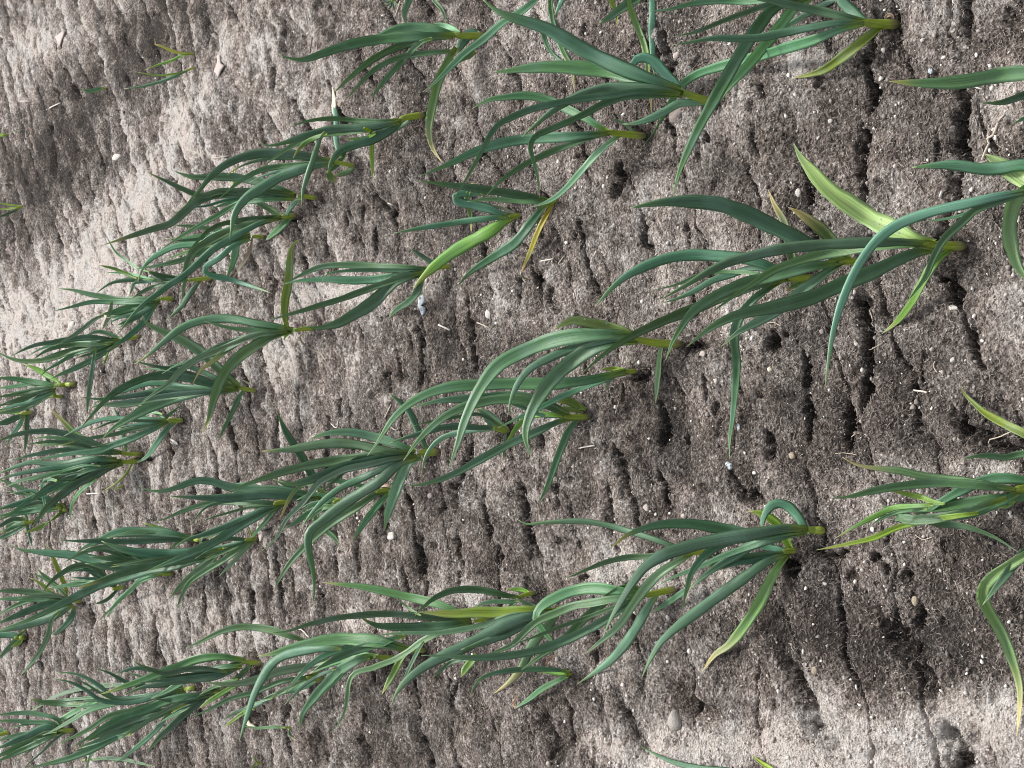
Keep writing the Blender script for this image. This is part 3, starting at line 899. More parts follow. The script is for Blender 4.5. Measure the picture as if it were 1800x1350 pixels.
l 14 838,1150 832,1160 822,1171 816,1180 810,1191
p 7 745,1128 736,1142 724,1165 713,1188 703,1210
@ 11 ; 746,1143 732,1143 716,1142 ; leek with a very broad smooth leaf sweeping flat to the far end
t 22 716,1141 690,1134 662,1128 630,1125 607,1124 575,1127 551,1131 507,1142 480,1149 452,1154
g 13 712,1142 670,1134 640,1134 607,1140 573,1151 547,1167 524,1191 499,1221
g 14 712,1119 690,1124 673,1131 629,1142 600,1153 584,1161 551,1179
l 13 715,1150 706,1158 698,1172 691,1185 671,1221
g 15 600,1140 560,1141 518,1147 500,1152 484,1161 470,1176 462,1190 454,1204 446,1222 440,1240 433,1262 420,1304
@ 11 ; 692,1157 677,1156 660,1154 ; leek with a bright base stub and a grey-green blade bending to the soil
p 15 665,1154 640,1153 618,1156 590,1162 573,1169 544,1185
gG 17 655,1155 640,1157 615,1168 596,1179 578,1197 562,1214 551,1228 540,1242 533,1253 526,1283
g 8 650,1156 629,1161 610,1177 596,1191 568,1222
g 8 590,1176 564,1185 540,1200 500,1239
@ 10 ; 566,1193 552,1192 538,1190 ; leek whose base hides beneath layered light green leaves
p 14 575,1160 550,1168 507,1176 490,1180 467,1189 440,1197 413,1202 385,1202 361,1199
g 9 545,1190 507,1211 473,1227 455,1237 435,1244 392,1263
l 7 445,1246 426,1254 410,1266 393,1279
p 14 556,1196 530,1207 507,1213 478,1222
g 13 540,1130 525,1122 510,1118 478,1107 450,1103 425,1102 403,1106 385,1112 370,1119 350,1129 326,1139
g 10 560,1182 535,1190 500,1196 446,1217 403,1229 370,1246 335,1261
@ 11 ; 455,1166 440,1164 425,1163 ; leek in the dense near row with a pale arching leaf
t 15 430,1160 413,1157 385,1154 365,1155 338,1161 317,1170 284,1182 252,1195 220,1206 200,1213 175,1221
g 11 435,1163 413,1167 390,1180 360,1197
g 11 440,1170 413,1195 395,1202
g 14 425,1170 392,1175 349,1186 317,1201 290,1217 265,1228
g 11 425,1172 380,1190 330,1196 290,1201 252,1208 215,1222
g 11 400,1180 349,1175 317,1178 295,1184 263,1176 248,1170 232,1160
l 9 415,1205 403,1211 370,1231 349,1246
@ 10 ; 400,1213 388,1216 375,1218 ; leek with a stubby brownish yellow base among blades of the dense near row
g 11 395,1208 370,1216 349,1236 330,1252 312,1267 298,1280 284,1292 270,1307 258,1324
g 8 372,1222 353,1231 306,1232 265,1228
g 14 378,1221 340,1224 295,1232 252,1249 220,1259 180,1280 155,1297 127,1313
@ 10 ; 344,1208 334,1210 322,1212 ; leek with a translucent pale green neck in the dense near row
g 13 325,1212 284,1222 240,1228 200,1236 160,1247 120,1270 96,1283 75,1293
g 12 325,1214 270,1238 230,1250 190,1260 160,1280 124,1298 99,1309
g 9 322,1208 230,1228 200,1227 180,1210 156,1194 130,1184 97,1182
g 9 320,1212 210,1235 174,1229 150,1212 120,1198 106,1195 91,1195
g 8 318,1206 220,1198 190,1182 166,1174
g 8 310,1200 265,1178 244,1174 220,1178 201,1187
@ 12 ; 328,1243 312,1245 296,1248 ; leek with the brightest yellow-green stem of the dense near row
g 14 302,1249 263,1263 220,1286 210,1290 166,1314 120,1333 85,1342 50,1350
g 15 300,1247 255,1258 220,1270 180,1288 150,1305
gG 9 308,1250 297,1257 274,1284 248,1307 220,1329 207,1338 193,1340
gG 12 345,1235 330,1246 312,1266 284,1292 259,1323
gG 9 230,1290 210,1295 180,1310 164,1320 157,1334 150,1356
@ 10 ; 130,1284 118,1284 106,1284 ; leek with a yellow stub and wide dark leaves running out of frame
g 9 112,1282 100,1264 80,1258 60,1254 20,1254 -10,1258
g 9 110,1282 90,1271 60,1270 20,1267 -10,1267
p 11 180,1228 170,1232 130,1252 100,1271 76,1293
g 15 112,1285 70,1297 30,1314 -10,1332
g 13 108,1284 88,1277 50,1292 -10,1318
p 10 100,1286 70,1288 30,1292 -10,1304
g 11 100,1290 60,1309 20,1327 -10,1341
g 5 118,1287 104,1294 80,1316 42,1349
t 12 175,1245 150,1240 120,1237 100,1236 70,1233 50,1227
g 9 240,1204 215,1204 176,1206 130,1214 90,1228 70,1241 40,1258
@ 9 ; 16,1287 8,1289 -4,1292 ; leek mostly out of frame at the far end of the dense near row
g 9 8,1287 -2,1282 -18,1278
g 9 6,1291 -6,1297 -20,1303
@ 7 ; 1008,1185 1002,1185 992,1185 ; small leek with a white torn base and a curled thread tip
g 10 1002,1181 975,1177 947,1176 902,1178 880,1181 860,1186 845,1193 834,1206 827,1221
l 12 1000,1183 975,1181 955,1180 945,1182
gG 11 1000,1188 980,1197 950,1213 930,1229 904,1246
d 3 905,1245 902,1236 907,1227 903,1220 917,1218
d 4 962,1170 962,1160 970,1154 984,1153
@ 20 ; 1818,860 1800,859 1784,861 ; leek with a cream dried leaf end and a leaf folded back sharply
y 14 1785,860 1762,856 1700,846 1637,839 1610,834 1586,828 1560,825 1534,822 1515,819 1500,814 1480,803
g 16 1785,862 1752,857 1689,851 1650,849 1615,851 1590,854 1560,858 1534,863 1510,869 1492,873 1460,876
g 18 1840,848 1800,843 1770,840 1745,841 1720,848 1698,858 1679,868 1648,886 1627,900 1604,903
g 19 1840,868 1800,873 1760,877 1720,881 1690,886 1658,891 1617,895 1575,893 1543,890
l 11 1660,886 1637,882 1627,877 1596,869 1580,865 1563,863
l 11 1640,888 1600,890 1570,893 1545,904 1523,915 1500,927 1470,945
g 8 1630,895 1600,896 1575,901 1554,909 1540,917 1529,925
g 19 1790,866 1760,880 1741,887 1710,900 1669,907 1637,908
gG 16 1770,876 1700,900 1640,912 1590,912 1577,908 1578,902 1590,903 1617,911 1648,918 1700,926 1752,946 1789,970
l 12 1720,902 1660,910 1606,919 1575,928 1534,946 1510,952 1492,956 1434,967
lG 11 1784,880 1775,886 1747,891
@ 19 ; 1885,928 1865,935 1850,942 ; leek at the near frame edge with a pale kinked leaf trailing to a yellow end
yG 19 1850,942 1815,968 1785,987 1763,1001 1745,1014 1731,1030 1727,1047 1733,1065 1745,1086 1760,1111 1772,1138 1780,1160 1788,1185 1793,1210 1793,1245 1787,1294
g 15 1850,940 1800,972 1777,1000 1755,1028 1727,1064
@ 17 ; 1882,812 1862,808 1845,804 ; leek at the near frame edge with two slim leaves pointing over moist soil
lG 14 1845,790 1800,762 1775,750 1750,737 1730,725 1713,710 1697,694 1687,678
g 13 1845,800 1800,797 1780,801 1767,804 1745,801 1725,801 1690,807
@ 16 ; 1395,1392 1378,1385 1360,1378 ; leek beyond the lower edge showing one dark tip and one yellow tip
gG 12 1360,1375 1290,1356 1233,1350 1200,1344 1175,1336 1145,1322 1122,1309
lG 11 1375,1372 1355,1352 1338,1341 1322,1327
'''

WEEDS = '''
@ 5 ; 342,95 334,95 326,95 ; yellow-green seedling with three thin blades alone on bare far soil
Y 6 335,94 310,92 293,85 282,80 273,78 272,67
l 5 335,95 320,97 300,107 275,115 253,124
l 4 325,96 310,103 296,112
@ 4 ; 343,118 335,121 326,125 ; thin dark green seedling lying just below the yellow-green seedling
g 6 335,121 300,137 285,143 267,148 245,153 218,156
l 4 322,126 293,132 265,131 238,126
@ 3 ; 188,154 184,155 178,156 ; single small green blade lying flat on bare far soil
g 8 182,155 170,158 158,160 143,156
@ 5 ; 14,236 10,237 5,237 ; tiny bright green weed at the far edge, higher of two
l 7 10,237 4,238 -6,232
g 2 12,235 25,231 40,228
@ 5 ; 40,362 34,364 28,366 ; feathery green weed at the far edge, lower of two
g 5 34,368 15,375 -8,384
l 4 34,362 15,360 -8,356
l 4 33,364 15,367 -8,368
@ 6 ; 692,-4 690,0 688,2 ; fuzzy green weed poking in at the upper edge
g 3 689,0 680,4 672,1
g 3 689,2 682,9 676,12
g 3 690,2 687,12 682,18
g 3 691,2 692,13 694,19
g 3 692,2 699,9 702,10
@ 5 ; 512,1280 506,1279 500,1279 ; flat thin seedling with a shrivelled cream leaf below the dense near row
g 6 503,1279 480,1278 455,1280 425,1276
yG 4 510,1281 508,1288 514,1296 521,1302
@ 4 ; 460,1343 455,1342 450,1341 ; tiny green shoot beside the lower edge
l 4 452,1342 446,1346 443,1352
l 3 454,1342 449,1335 447,1328
@ 5 ; 145,1336 152,1336 158,1336 ; lone dark blade curving along the lower left corner
g 7 160,1336 190,1333 218,1335 245,1341 272,1348
@ 4 ; 215,855 212,856 208,857 ; tiny pale sprout beside a dry white straw
l 4 210,856 206,858 200,862
'''

def parse(txt):
    out = []
    for ln in txt.strip().splitlines():
        if ln.startswith('@'):
            a, b, c = [q.strip() for q in ln[1:].split(';')]
            out.append(dict(sw=float(a), stem=[tuple(map(float, q.split(','))) for q in b.split()], label=c, leaves=[]))
        else:
            q = ln.split()
            out[-1]['leaves'].append((q[0], float(q[1]), [tuple(map(float, r.split(','))) for r in q[2:]]))
    return out

plants = parse(PLANTS); weeds = parse(WEEDS)

# the stems stand in small hollows
for pl in plants:
    p = flat_hit(*pl['stem'][0])
    s = window(p[0], p[1], 0.06)
    gx, gy = X[s], Y[s]
    r = np.hypot(gx - p[0], (gy - p[1] + 0.012) * 0.9) + 0.005 * gnoise(gx * 45, gy * 45, 41)
    Z[s] -= 0.009 * np.exp(-(r / 0.017) ** 2)
    Z[s] += 0.004 * np.exp(-((r - 0.036) / 0.012) ** 2)
    dry[s] = np.clip(dry[s] - 0.18 * np.exp(-(r / 0.022) ** 2), 0, 1)  # near-side shade at the stem foot painted as darker soil

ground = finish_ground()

COL = {'w': (0.27, 0.44, 0.17), 'Y': (0.50, 0.44, 0.06), 't': (0.090, 0.205, 0.085), 'g': (0.080, 0.190, 0.092), 'p': (0.165, 0.325, 0.185), 'l': (0.200, 0.340, 0.050), 'y': (0.130, 0.255, 0.090), 'd': (0.38, 0.33, 0.22)}
TIP = {'t': (0.50, 0.50, 0.14), 'Y': (0.72, 0.52, 0.22), 'w': (0.34, 0.46, 0.20), 'g': (0.150, 0.290, 0.105), 'p': (0.30, 0.42, 0.20), 'l': (0.42, 0.46, 0.12), 'y': (0.66, 0.57, 0.27), 'd': (0.52, 0.46, 0.34)}  # teal kind: paler tips carry light on the drooped ends in their colour
STEMC = (0.330, 0.430, 0.045)

def plane_k(u, v, base, tilt):
    d = ray(u, v)
    n = np.array([0, math.cos(tilt), -math.sin(tilt)])
    return float(n @ (base - CAM) / (n @ d))

def spline(pts, n):
    P = np.array(pts, dtype=float)
    L = np.concatenate([[0], np.cumsum(np.linalg.norm(np.diff(P, axis=0), axis=1))])
    t = L / L[-1]
    m = len(P)
    T = np.zeros_like(P)
    for i in range(m):
        if i == 0: T[i] = (P[1] - P[0]) / (t[1] - t[0])
        elif i == m - 1: T[i] = (P[-1] - P[-2]) / (t[-1] - t[-2])
        else:
            h0, h1 = t[i] - t[i - 1], t[i + 1] - t[i]
            T[i] = ((P[i] - P[i - 1]) / h0 * h1 + (P[i + 1] - P[i]) / h1 * h0) / (h0 + h1)
    s = np.linspace(0, 1, n); out = []
    for q in s:
        i = min(max(int(np.searchsorted(t, q) - 1), 0), m - 2)
        h = t[i + 1] - t[i]; a = (q - t[i]) / h
        out.append((2 * a**3 - 3 * a**2 + 1) * P[i] + (a**3 - 2 * a**2 + a) * h * T[i] + (-2 * a**3 + 3 * a**2) * P[i + 1] + (a**3 - a**2) * h * T[i + 1])
    return np.array(out), s

def to_space(img, s, base, t0, t1, grounded):
    out = []; hold = 0.0
    for (u, v), q in zip(img, s):
        tl = t0 + (t1 - t0) * float(smooth(0.0, 0.45, q))
        d = ray(u, v)
        kg = ground_k(u, v)
        k = plane_k(u, v, base, tl)
        if grounded:
            w = float(smooth(0.15, 1.0, q))
            k = k * (1 - w) + kg * w
        k = min(k, kg - 0.006)
        out.append(CAM + d * k)
    P = np.array(out)
    for _ in range(2):                                   # ease kinks in depth
        k = np.linalg.norm(P - CAM, axis=1)
        k2 = k.copy(); k2[1:-1] = (k[:-2] + 2 * k[1:-1] + k[2:]) / 4
        P = CAM + (P - CAM) * (k2 / k)[:, None]
    return P

def blade(pts, width, kind, seed, fold, roll0, roll1, stem_like=0.0):
    r = random.Random(seed)
    n = len(pts)
    V = []; C = []; UVs = []
    T = np.gradient(pts, axis=0); T /= np.linalg.norm(T, axis=1)[:, None] + 1e-12
    Lw = np.concatenate([[0], np.cumsum(np.linalg.norm(np.diff(pts, axis=0), axis=1))]); tot = Lw[-1]
    c0 = np.array(COL[kind]) * r.uniform(0.75, 1.5) * np.array([r.uniform(0.8, 1.3), 1, r.uniform(0.75, 1.25)])
    ct = np.array(TIP[kind]) * r.uniform(0.85, 1.1)
    tip_len = {'t': 0.17, 'Y': 0.3, 'w': 0.2, 'g': 0.26, 'p': 0.22, 'l': 0.35, 'y': 0.46, 'd': 0.6}[kind] * r.uniform(0.7, 1.3)
    S_prev = None
    prof = [(-1.0, 1.0), (-0.52, 0.36), (0.0, 0.0), (0.52, 0.36), (1.0, 1.0)]
    ph = r.uniform(0, 6)
    th = 0.0005
    for i in range(n):
        q = i / (n - 1)
        view = CAM - pts[i]; view /= np.linalg.norm(view)
        S = np.cross(T[i], view); S /= np.linalg.norm(S) + 1e-9
        if S_prev is not None and S @ S_prev < 0 and abs(S @ S_prev) > 0.2 and False: S = -S
        if S_prev is not None: S = S * 0.55 + S_prev * 0.45 if S @ S_prev > 0 else S * 0.25 + S_prev * 0.75
        S -= T[i] * (S @ T[i]); S /= np.linalg.norm(S) + 1e-9
        S_prev = S
        Nn = np.cross(S, T[i])
        if Nn @ view < 0: Nn = -Nn
        a = roll0 + (roll1 - roll0) * q + 0.22 * math.sin(q * 5 + ph)
        S2 = S * math.cos(a) + Nn * math.sin(a); N2 = Nn * math.cos(a) - S * math.sin(a)
        w = 0.5 * width * (0.58 + 0.42 * float(smooth(0, 0.28, q))) * max(0.05, 1 - (max(0.0, q - 0.38) / 0.625) ** 2.5)
        w *= 1 + 0.05 * math.sin(q * 23 + ph) + 0.03 * math.sin(q * 51 + 2 * ph)
        fd = fold * (1.5 - 0.9 * q) + 0.5 * (1 - float(smooth(0, 0.15, q)))
        mixb = 0.75 * (1 - float(smooth(0.0, 0.11, q))) if kind not in 'dY' else 0.0
        mt = float(smooth(1 - tip_len, 1.0, q))
        base_c = c0 * (1 - mixb) + np.array(STEMC) * mixb
        cc = base_c * (1 - mt) + ct * mt
        if q > 0.975 and kind in 'wgplyYt': cc = cc * 0.4 + np.array((0.62, 0.55, 0.36)) * 0.6
        for (sx, sz) in prof:
            V.append(pts[i] + S2 * w * sx + N2 * w * fd * (sz - 0.4))
            edge = 0.30 if abs(sx) == 1 else 0
            yl = max(0, mt) * 0.3 * abs(sx) if kind == 'y' else 0
            c_ = cc * (1 - 0.22 * (sx == 0.0)) * (1 - edge) + edge * np.array((0.28, 0.42, 0.27))
            c_ = c_ * (1 - yl) + yl * np.array((0.60, 0.52, 0.25))
            C.append(c_); UVs.append((Lw[i] / 0.1, 0.5 + 0.5 * sx, seed % 97))
        for (sx, sz) in ((0.72, 0.62), (0.0, 0.0), (-0.72, 0.62)):
            V.append(pts[i] + S2 * w * sx + N2 * (w * fd * (sz - 0.4) - th))
            C.append(cc * 0.9 + 0.1 * np.array((0.2, 0.35, 0.2))); UVs.append((Lw[i] / 0.1, 0.5 + 0.5 * sx, seed % 97))
    Q = []
    for i in range(n - 1):
        for j in range(8):
            a = i * 8 + j; b = i * 8 + (j + 1) % 8
            Q.append((a, b, b + 8, a + 8))
    Q.append((0, 7, 6, 5)); Q.append((0, 5, 4, 3)); Tn = [(0, 3, 2), (0, 2, 1)]
    e = (n - 1) * 8
    Q.append((e + 5, e + 6, e + 7, e)); Q.append((e + 3, e + 4, e + 5, e)); Tn += [(e + 2, e + 3, e), (e + 1, e + 2, e)]
    return V, Q, Tn, C, UVs

def tinted(name, V, Q, Tn, C, UVs=None):
    me = make_mesh(name, V, Q, Tn)
    ca = me.attributes.new('tint', 'FLOAT_COLOR', 'POINT')
    c4 = np.ones((len(C), 4), np.float32); c4[:, :3] = np.clip(np.array(C), 0, 1)
    ca.data.foreach_set('color', c4.ravel())
    if UVs is not None:
        ua = me.attributes.new('blade', 'FLOAT_VECTOR', 'POINT')
        ua.data.foreach_set('vector', np.array(UVs, np.float32).ravel())
    return me

def tube(path, radii, C_of, sides=10):
    V = []; C = []; UV = []; Q = []
    n = len(path)
    T = np.gradient(path, axis=0); T /= np.linalg.norm(T, axis=1)[:, None]
    up = np.array([1.0, 0.2, 0.1])
    for i in range(n):
        a = np.cross(T[i], up); a /= np.linalg.norm(a); b = np.cross(T[i], a)
        for j in range(sides):
            w = 2 * math.pi * j / sides
            V.append(path[i] + radii[i] * (a * math.cos(w) + b * math.sin(w)))
            C.append(C_of(i / (n - 1), j)); UV.append((i * 0.2, j / sides * 2, 3))
    for i in range(n - 1):
        for j in range(sides):
            Q.append((i * sides + j, i * sides + (j + 1) % sides, (i + 1) * sides + (j + 1) % sides, (i + 1) * sides + j))
    Tn = []
    for e, fl in ((0, 1), (n - 1, -1)):
        c = len(V); V.append(path[e]); C.append(C_of(e / (n - 1), 0)); UV.append((0, 0, 3))
        for j in range(sides):
            t = (c, e * sides + j, e * sides + (j + 1) % sides)
            Tn.append(t if fl < 0 else t[::-1])
    return V, Q, Tn, C, UV

LEAF_LABEL = {'y': 'leaf turning yellow towards its dry tip', 'd': 'dead straw-coloured leaf', 'p': 'paler grey-green leaf', 'l': 'yellow-green leaf', 'Y': 'bright yellow dying leaf', 'w': 'broad pale leaf lit green'}
DROPS = [(1537, 387), (1546, 392), (1556, 396), (1550, 385), (1577, 405), (1582, 409), (1566, 399), (1052, 577), (1063, 571), (1040, 567), (1030, 562)]
MAT_DROP = None
def drop(at, root, rad):
    global MAT_DROP
    if MAT_DROP is None:
        MAT_DROP, nt, o = new_mat('water')
        b = N(nt, 'ShaderNodeBsdfPrincipled'); b.inputs['Roughness'].default_value = 0.03; b.inputs['IOR'].default_value = 1.33
        b.inputs['Transmission Weight'].default_value = 0.75; b.inputs['Base Color'].default_value = (0.9, 0.95, 0.95, 1)
        nt.links.new(b.outputs[0], o.inputs['Surface'])
    V, Q, Tn, C, UV = tube(np.array([(0, 0, -0.6), (0, 0, -0.3), (0, 0, 0.3), (0, 0, 0.7), (0, 0, 0.85)]) * rad, [0.6 * rad, rad, rad * 0.95, rad * 0.6, rad * 0.15], lambda q, j: (1, 1, 1), 8)
    o = put('water_drop', make_mesh('water_drop', V, Q, Tn), MAT_DROP, root)
    o.location = at

def extra_leaves(pl, idx):
    # the far plants carry more thin leaves than can be followed singly: each one runs between two of the traced leaves
    r = random.Random(9000 + idx)
    src = [l for l in pl['leaves'] if l[0] in 'gtl' and math.dist(l[2][0], l[2][-1]) > 55]
    out = []
    if pl['stem'][0][0] > 640 or len(src) < 2: return out
    for _ in range(4 if pl['stem'][0][0] < 480 else 2):
        a, b = r.sample(src, 2)
        ia, _s = spline(a[2], 7); ib, _s = spline(b[2], 7)
        k = r.uniform(0.25, 0.75); cut = r.uniform(0.7, 1.0)
        pts = [tuple((ia[j] * (1 - k) + ib[j] * k) + np.array([r.uniform(-1, 1), r.uniform(-1, 1)]) * 2.0 * (j / 6)) for j in range(7)]
        pts = [tuple(p) for p in spline([tuple(map(float, p)) for p in pts], 20)[0][:int(20 * cut)]]
        out.append((r.choice(['g', 'g', 't', 'p']), min(a[1], b[1]) * r.uniform(0.6, 0.85), pts[::3] + [pts[-1]] if (len(pts) - 1) % 3 else pts[::3]))
    return out

def build_plant(pl, name, cat, group, idx):
    base = ground_hit(*pl['stem'][0])
    root = bpy.data.objects.new(name, None)
    root.empty_display_size = 0.03
    col.objects.link(root)
    root.location = base
    root['label'] = pl['label']; root['category'] = cat
    if group: root['group'] = group
    s0 = math.radians(14)
    img, s = spline(pl['stem'], 9)
    P = []
    for (u, v), q in zip(img, s):
        P.append(CAM + ray(u, v) * min(plane_k(u, v, base, s0), ground_k(u, v) - 0.0005))
    P = np.array(P)
    P[0] = P[0] + np.array([0, -0.001, -0.016])                       # the foot goes into the soil
    rr = 0.41 * pl['sw'] * px_size(base)
    rad = [rr * (1.10 - 0.30 * (i / 8)) for i in range(9)]; rad[-1] *= 0.55
    def sc(q, j):
        c = np.array((0.44, 0.46, 0.16)) * (1 - float(smooth(0.0, 0.35, q))) + np.array(STEMC) * float(smooth(0.0, 0.35, q))
        dirt = 0.7 * (1 - float(smooth(0.02, 0.22, q)))
        c = c * (1 - dirt) + dirt * np.array((0.30, 0.24, 0.15))
        return c * (0.92 + 0.12 * math.sin(j * 2.1 + idx)) * (1 - 0.35 * float(smooth(0.6, 1.0, q)))
    V, Q, Tn, C, UV = tube(P, rad, sc)
    o = put('stem', tinted('stem', np.array(V) - base, Q, Tn, C, UV), MAT_LEAF, root)
    for li, (kind, w, pts) in enumerate(pl['leaves'] + (extra_leaves(pl, idx) if group and cat == 'leek' else [])):
        grounded = 'G' in kind; kd = kind[0]
        r = random.Random(idx * 101 + li)
        ln = sum(math.dist(pts[i], pts[i + 1]) for i in range(len(pts) - 1))
        n = int(np.clip(ln / 9, 8, 36))
        img, s = spline(pts, n)
        t1 = math.radians(r.uniform(24, 52))
        for _ in range(5):
            P = to_space(img, s, base, s0, t1, grounded)
            if np.linalg.norm(np.diff(P, axis=0), axis=1).sum() < 0.47: break
            t1 = min(t1 + math.radians(8), math.radians(74))
        wm = (1.09 if w > 13 else 0.98) * w * float(np.mean([px_size(p) for p in P]))
        V, Q, Tn, C, UV = blade(P, wm, kd, idx * 101 + li, r.uniform(0.25, 0.62) * (1 if r.random() < 0.75 else -0.7), r.uniform(-0.3, 0.3), r.uniform(-0.55, 0.55))
        o = put('leaf', tinted('leaf', np.array(V) - base, Q, Tn, C, UV), MAT_LEAF, root)
        if kd == 'w':
            tv = np.array(V).reshape(-1, 8, 3)[:, 1:4].reshape(-1, 3); dv = tv - CAM
            zz = dv @ FWD; pu = 900 + F * (dv @ CX) / zz; pv = 675 - F * (dv @ CY) / zz
            for (du, dvv) in DROPS:
                k = int(np.argmin((pu - du) ** 2 + (pv - dvv) ** 2))
                if (pu[k] - du) ** 2 + (pv[k] - dvv) ** 2 < 200: drop(tv[k] - base, root, 1.6 * px_size(tv[k]) * r.uniform(0.8, 1.5))
        if kd in LEAF_LABEL: o['label'] = LEAF_LABEL[kd]
    return root

for i, pl in enumerate(plants):
    build_plant(pl, 'leek_plant', 'leek', 'leek plants growing in rows across the bed', i)
for i, pl in enumerate(weeds):
    build_plant(pl, 'weed_seedling', 'weed', 'weed seedlings on the bare soil', 500 + i)

# ------------------------------------------------------------------ stones, flakes and straws lying on the bed
_t = (1 + 5 ** 0.5) / 2
ICO_V = np.array([(-1, _t, 0), (1, _t, 0), (-1, -_t, 0), (1, -_t, 0), (0, -1, _t), (0, 1, _t), (0, -1, -_t), (0, 1, -_t), (_t, 0, -1), (_t, 0, 1), (-_t, 0, -1), (-_t, 0, 1)]) / math.sqrt(1 + _t * _t)
ICO_F = np.array([(0, 11, 5), (0, 5, 1), (0, 1, 7), (0, 7, 10), (0, 10, 11), (1, 5, 9), (5, 11, 4), (11, 10, 2), (10, 7, 6), (7, 1, 8), (3, 9, 4), (3, 4, 2), (3, 2, 6), (3, 6, 8), (3, 8, 9), (4, 9, 5), (2, 4, 11), (6, 2, 10), (8, 6, 7), (9, 8, 1)])
def subdivide(V, Fc):
    V = [tuple(v) for v in V]; cache = {}; out = []
    def mid(a, b):
        k = (min(a, b), max(a, b))
        if k not in cache:
            m = np.array(V[a]) + np.array(V[b]); m /= np.linalg.norm(m); cache[k] = len(V); V.append(tuple(m))
        return cache[k]
    for a, b, c in Fc:
        x, y, z = mid(a, b), mid(b, c), mid(c, a)
        out += [(a, x, z), (b, y, x), (c, z, y), (x, y, z)]
    return np.array(V), np.array(out)
ICO2 = subdivide(*subdivide(ICO_V, ICO_F))

STONE_COL = {'white': (0.45, 0.43, 0.40), 'grey': (0.30, 0.28, 0.255), 'tan': (0.30, 0.25, 0.19), 'pink': (0.42, 0.36, 0.335), 'blue': (0.40, 0.44, 0.48), 'clod': (0.22, 0.185, 0.17), 'cream': (0.60, 0.55, 0.42)}
STONE_MAT = {k: matte('stone_' + k, c, rough=0.8, scale=420, amount=0.45, bump=0.7) for k, c in STONE_COL.items()}

def pixel_frame(u, v):
    """metres on the soil for one pixel across the picture's height and along its width"""
    c = ground_hit(u, v)
    px = px_size(c)
    al = math.asin((CAM[2] - c[2]) / np.linalg.norm(c - CAM))
    return c, px, px / math.sin(al)

def stone(u, v, wu, wv, kind, label, ang=0.0, lump=0.22, flat=0.62, drop=0.0):
    c, pv, pu = pixel_frame(u, v)
    sh = 0.36 if u < 600 else 0.43
    a, b = sh * wu * pu, sh * wv * pv
    V, Fc = ICO2
    r = np.random.RandomState(int(u * 7 + v * 13) % 100000)
    K = r.normal(size=(5, 3)) * 2.0; ph = r.rand(5) * 6
    d = 1 + lump * sum(np.sin(V @ K[i] + ph[i]) for i in range(5)) / 2.2
    P = V * d[:, None]
    if drop: P[:, 0] *= 1 - drop * np.clip(P[:, 1], 0, 1) ; P[:, 1] = np.where(P[:, 1] > 0, P[:, 1] * (1 + 0.5 * drop), P[:, 1])
    h = flat * min(a, b) if a > 0 else 0
    P = np.stack([P[:, 0] * b, P[:, 1] * a, P[:, 2] * h], 1) if not drop else np.stack([P[:, 1] * b, P[:, 0] * a, P[:, 2] * h], 1)
    ca, sa = math.cos(math.radians(ang)), math.sin(math.radians(ang))
    P = np.stack([P[:, 0] * ca - P[:, 1] * sa, P[:, 0] * sa + P[:, 1] * ca, P[:, 2]], 1)
    me = make_mesh('stone', P, None, Fc)
    o = put('stone', me, STONE_MAT[kind], label=label, category='stone')
    o.location = c + np.array([0, 0, h * 0.12])
    return o

stone(1190, 203, 27, 25, 'clod', 'rough dark grey stone beside the leek with the looped leaf', 20, 0.3, 0.8)
stone(1187, 1268, 24, 40, 'grey', 'drop-shaped smooth grey pebble, the largest on the shaded near soil', 0, 0.05, 0.7, 0.45)
stone(1609, 1056, 12, 21, 'tan', 'smooth oval tan pebble near the leek with the kinked trailing leaf', 5, 0.05, 0.8)
stone(1433, 1179, 12, 18, 'tan', 'oval tan pebble between the shaded furrows, left of the smooth one', 0, 0.07, 0.8)
stone(860, 552, 13, 25, 'white', 'oval white pebble lying alone between two straws', 12, 0.08, 0.6)
stone(127, 572, 13, 20, 'white', 'white stone just above the leek with the orange leaf tip', 25, 0.2, 0.6)
stone(205, 276, 14, 16, 'white', 'angular white stone on the bare far soil', 0, 0.3, 0.6)
stone(306, 776, 19, 7, 'white', 'slim white sliver beside the broad bluish leaf', -15, 0.15, 0.5)
stone(689, 942, 15, 15, 'white', 'white knobbly stone below the hanging grey-green leaves', 0, 0.32, 0.8)
stone(1282, 818, 11, 14, 'blue', 'bluish white chip under the tip of the twisted trailing leaf', 0, 0.3, 0.6)
stone(1298, 750, 8, 15, 'blue', 'bluish white chip touching the side of the twisted trailing leaf', 0, 0.2, 0.5)
stone(1673, 541, 24, 9, 'white', 'oblong white chip on the moist soil', -5, 0.1, 0.6)
stone(1190, 97, 12, 15, 'pink', 'small pinkish stone on the lip of the dark cleft', 10, 0.15, 0.7)
stone(1593, 75, 11, 16, 'cream', 'cream stone beside the thick pale green stem', 0, 0.2, 0.6)
stone(1404, 339, 12, 18, 'white', 'white stone in front of the broad pale raised leaf', 8, 0.15, 0.6)
stone(1637, 125, 10, 13, 'blue', 'pale bluish stone beside the flat leaf with the yellow tip', 0, 0.2, 0.6)
stone(1460, 213, 10, 10, 'white', 'round white stone on open soil above the broad pale raised leaf', 0, 0.1, 0.8)
stone(1236, 622, 11, 12, 'pink', 'round pinkish stone at the edge of the dark hollow', 0, 0.1, 0.8)
stone(1445, 583, 9, 12, 'grey', 'small grey stone beside the long drooping pale leaf', 0, 0.12, 0.7)
stone(1393, 801, 12, 16, 'tan', 'lumpy tan stone on moist soil above the cream dried leaf end', 0, 0.2, 0.7)
stone(1675, 633, 10, 12, 'white', 'white stone on moist soil straight below the oblong white chip', 0, 0.2, 0.7)
stone(1506, 605, 8, 8, 'white', 'tiny round white stone beside the deep crack', 0, 0.05, 0.9)
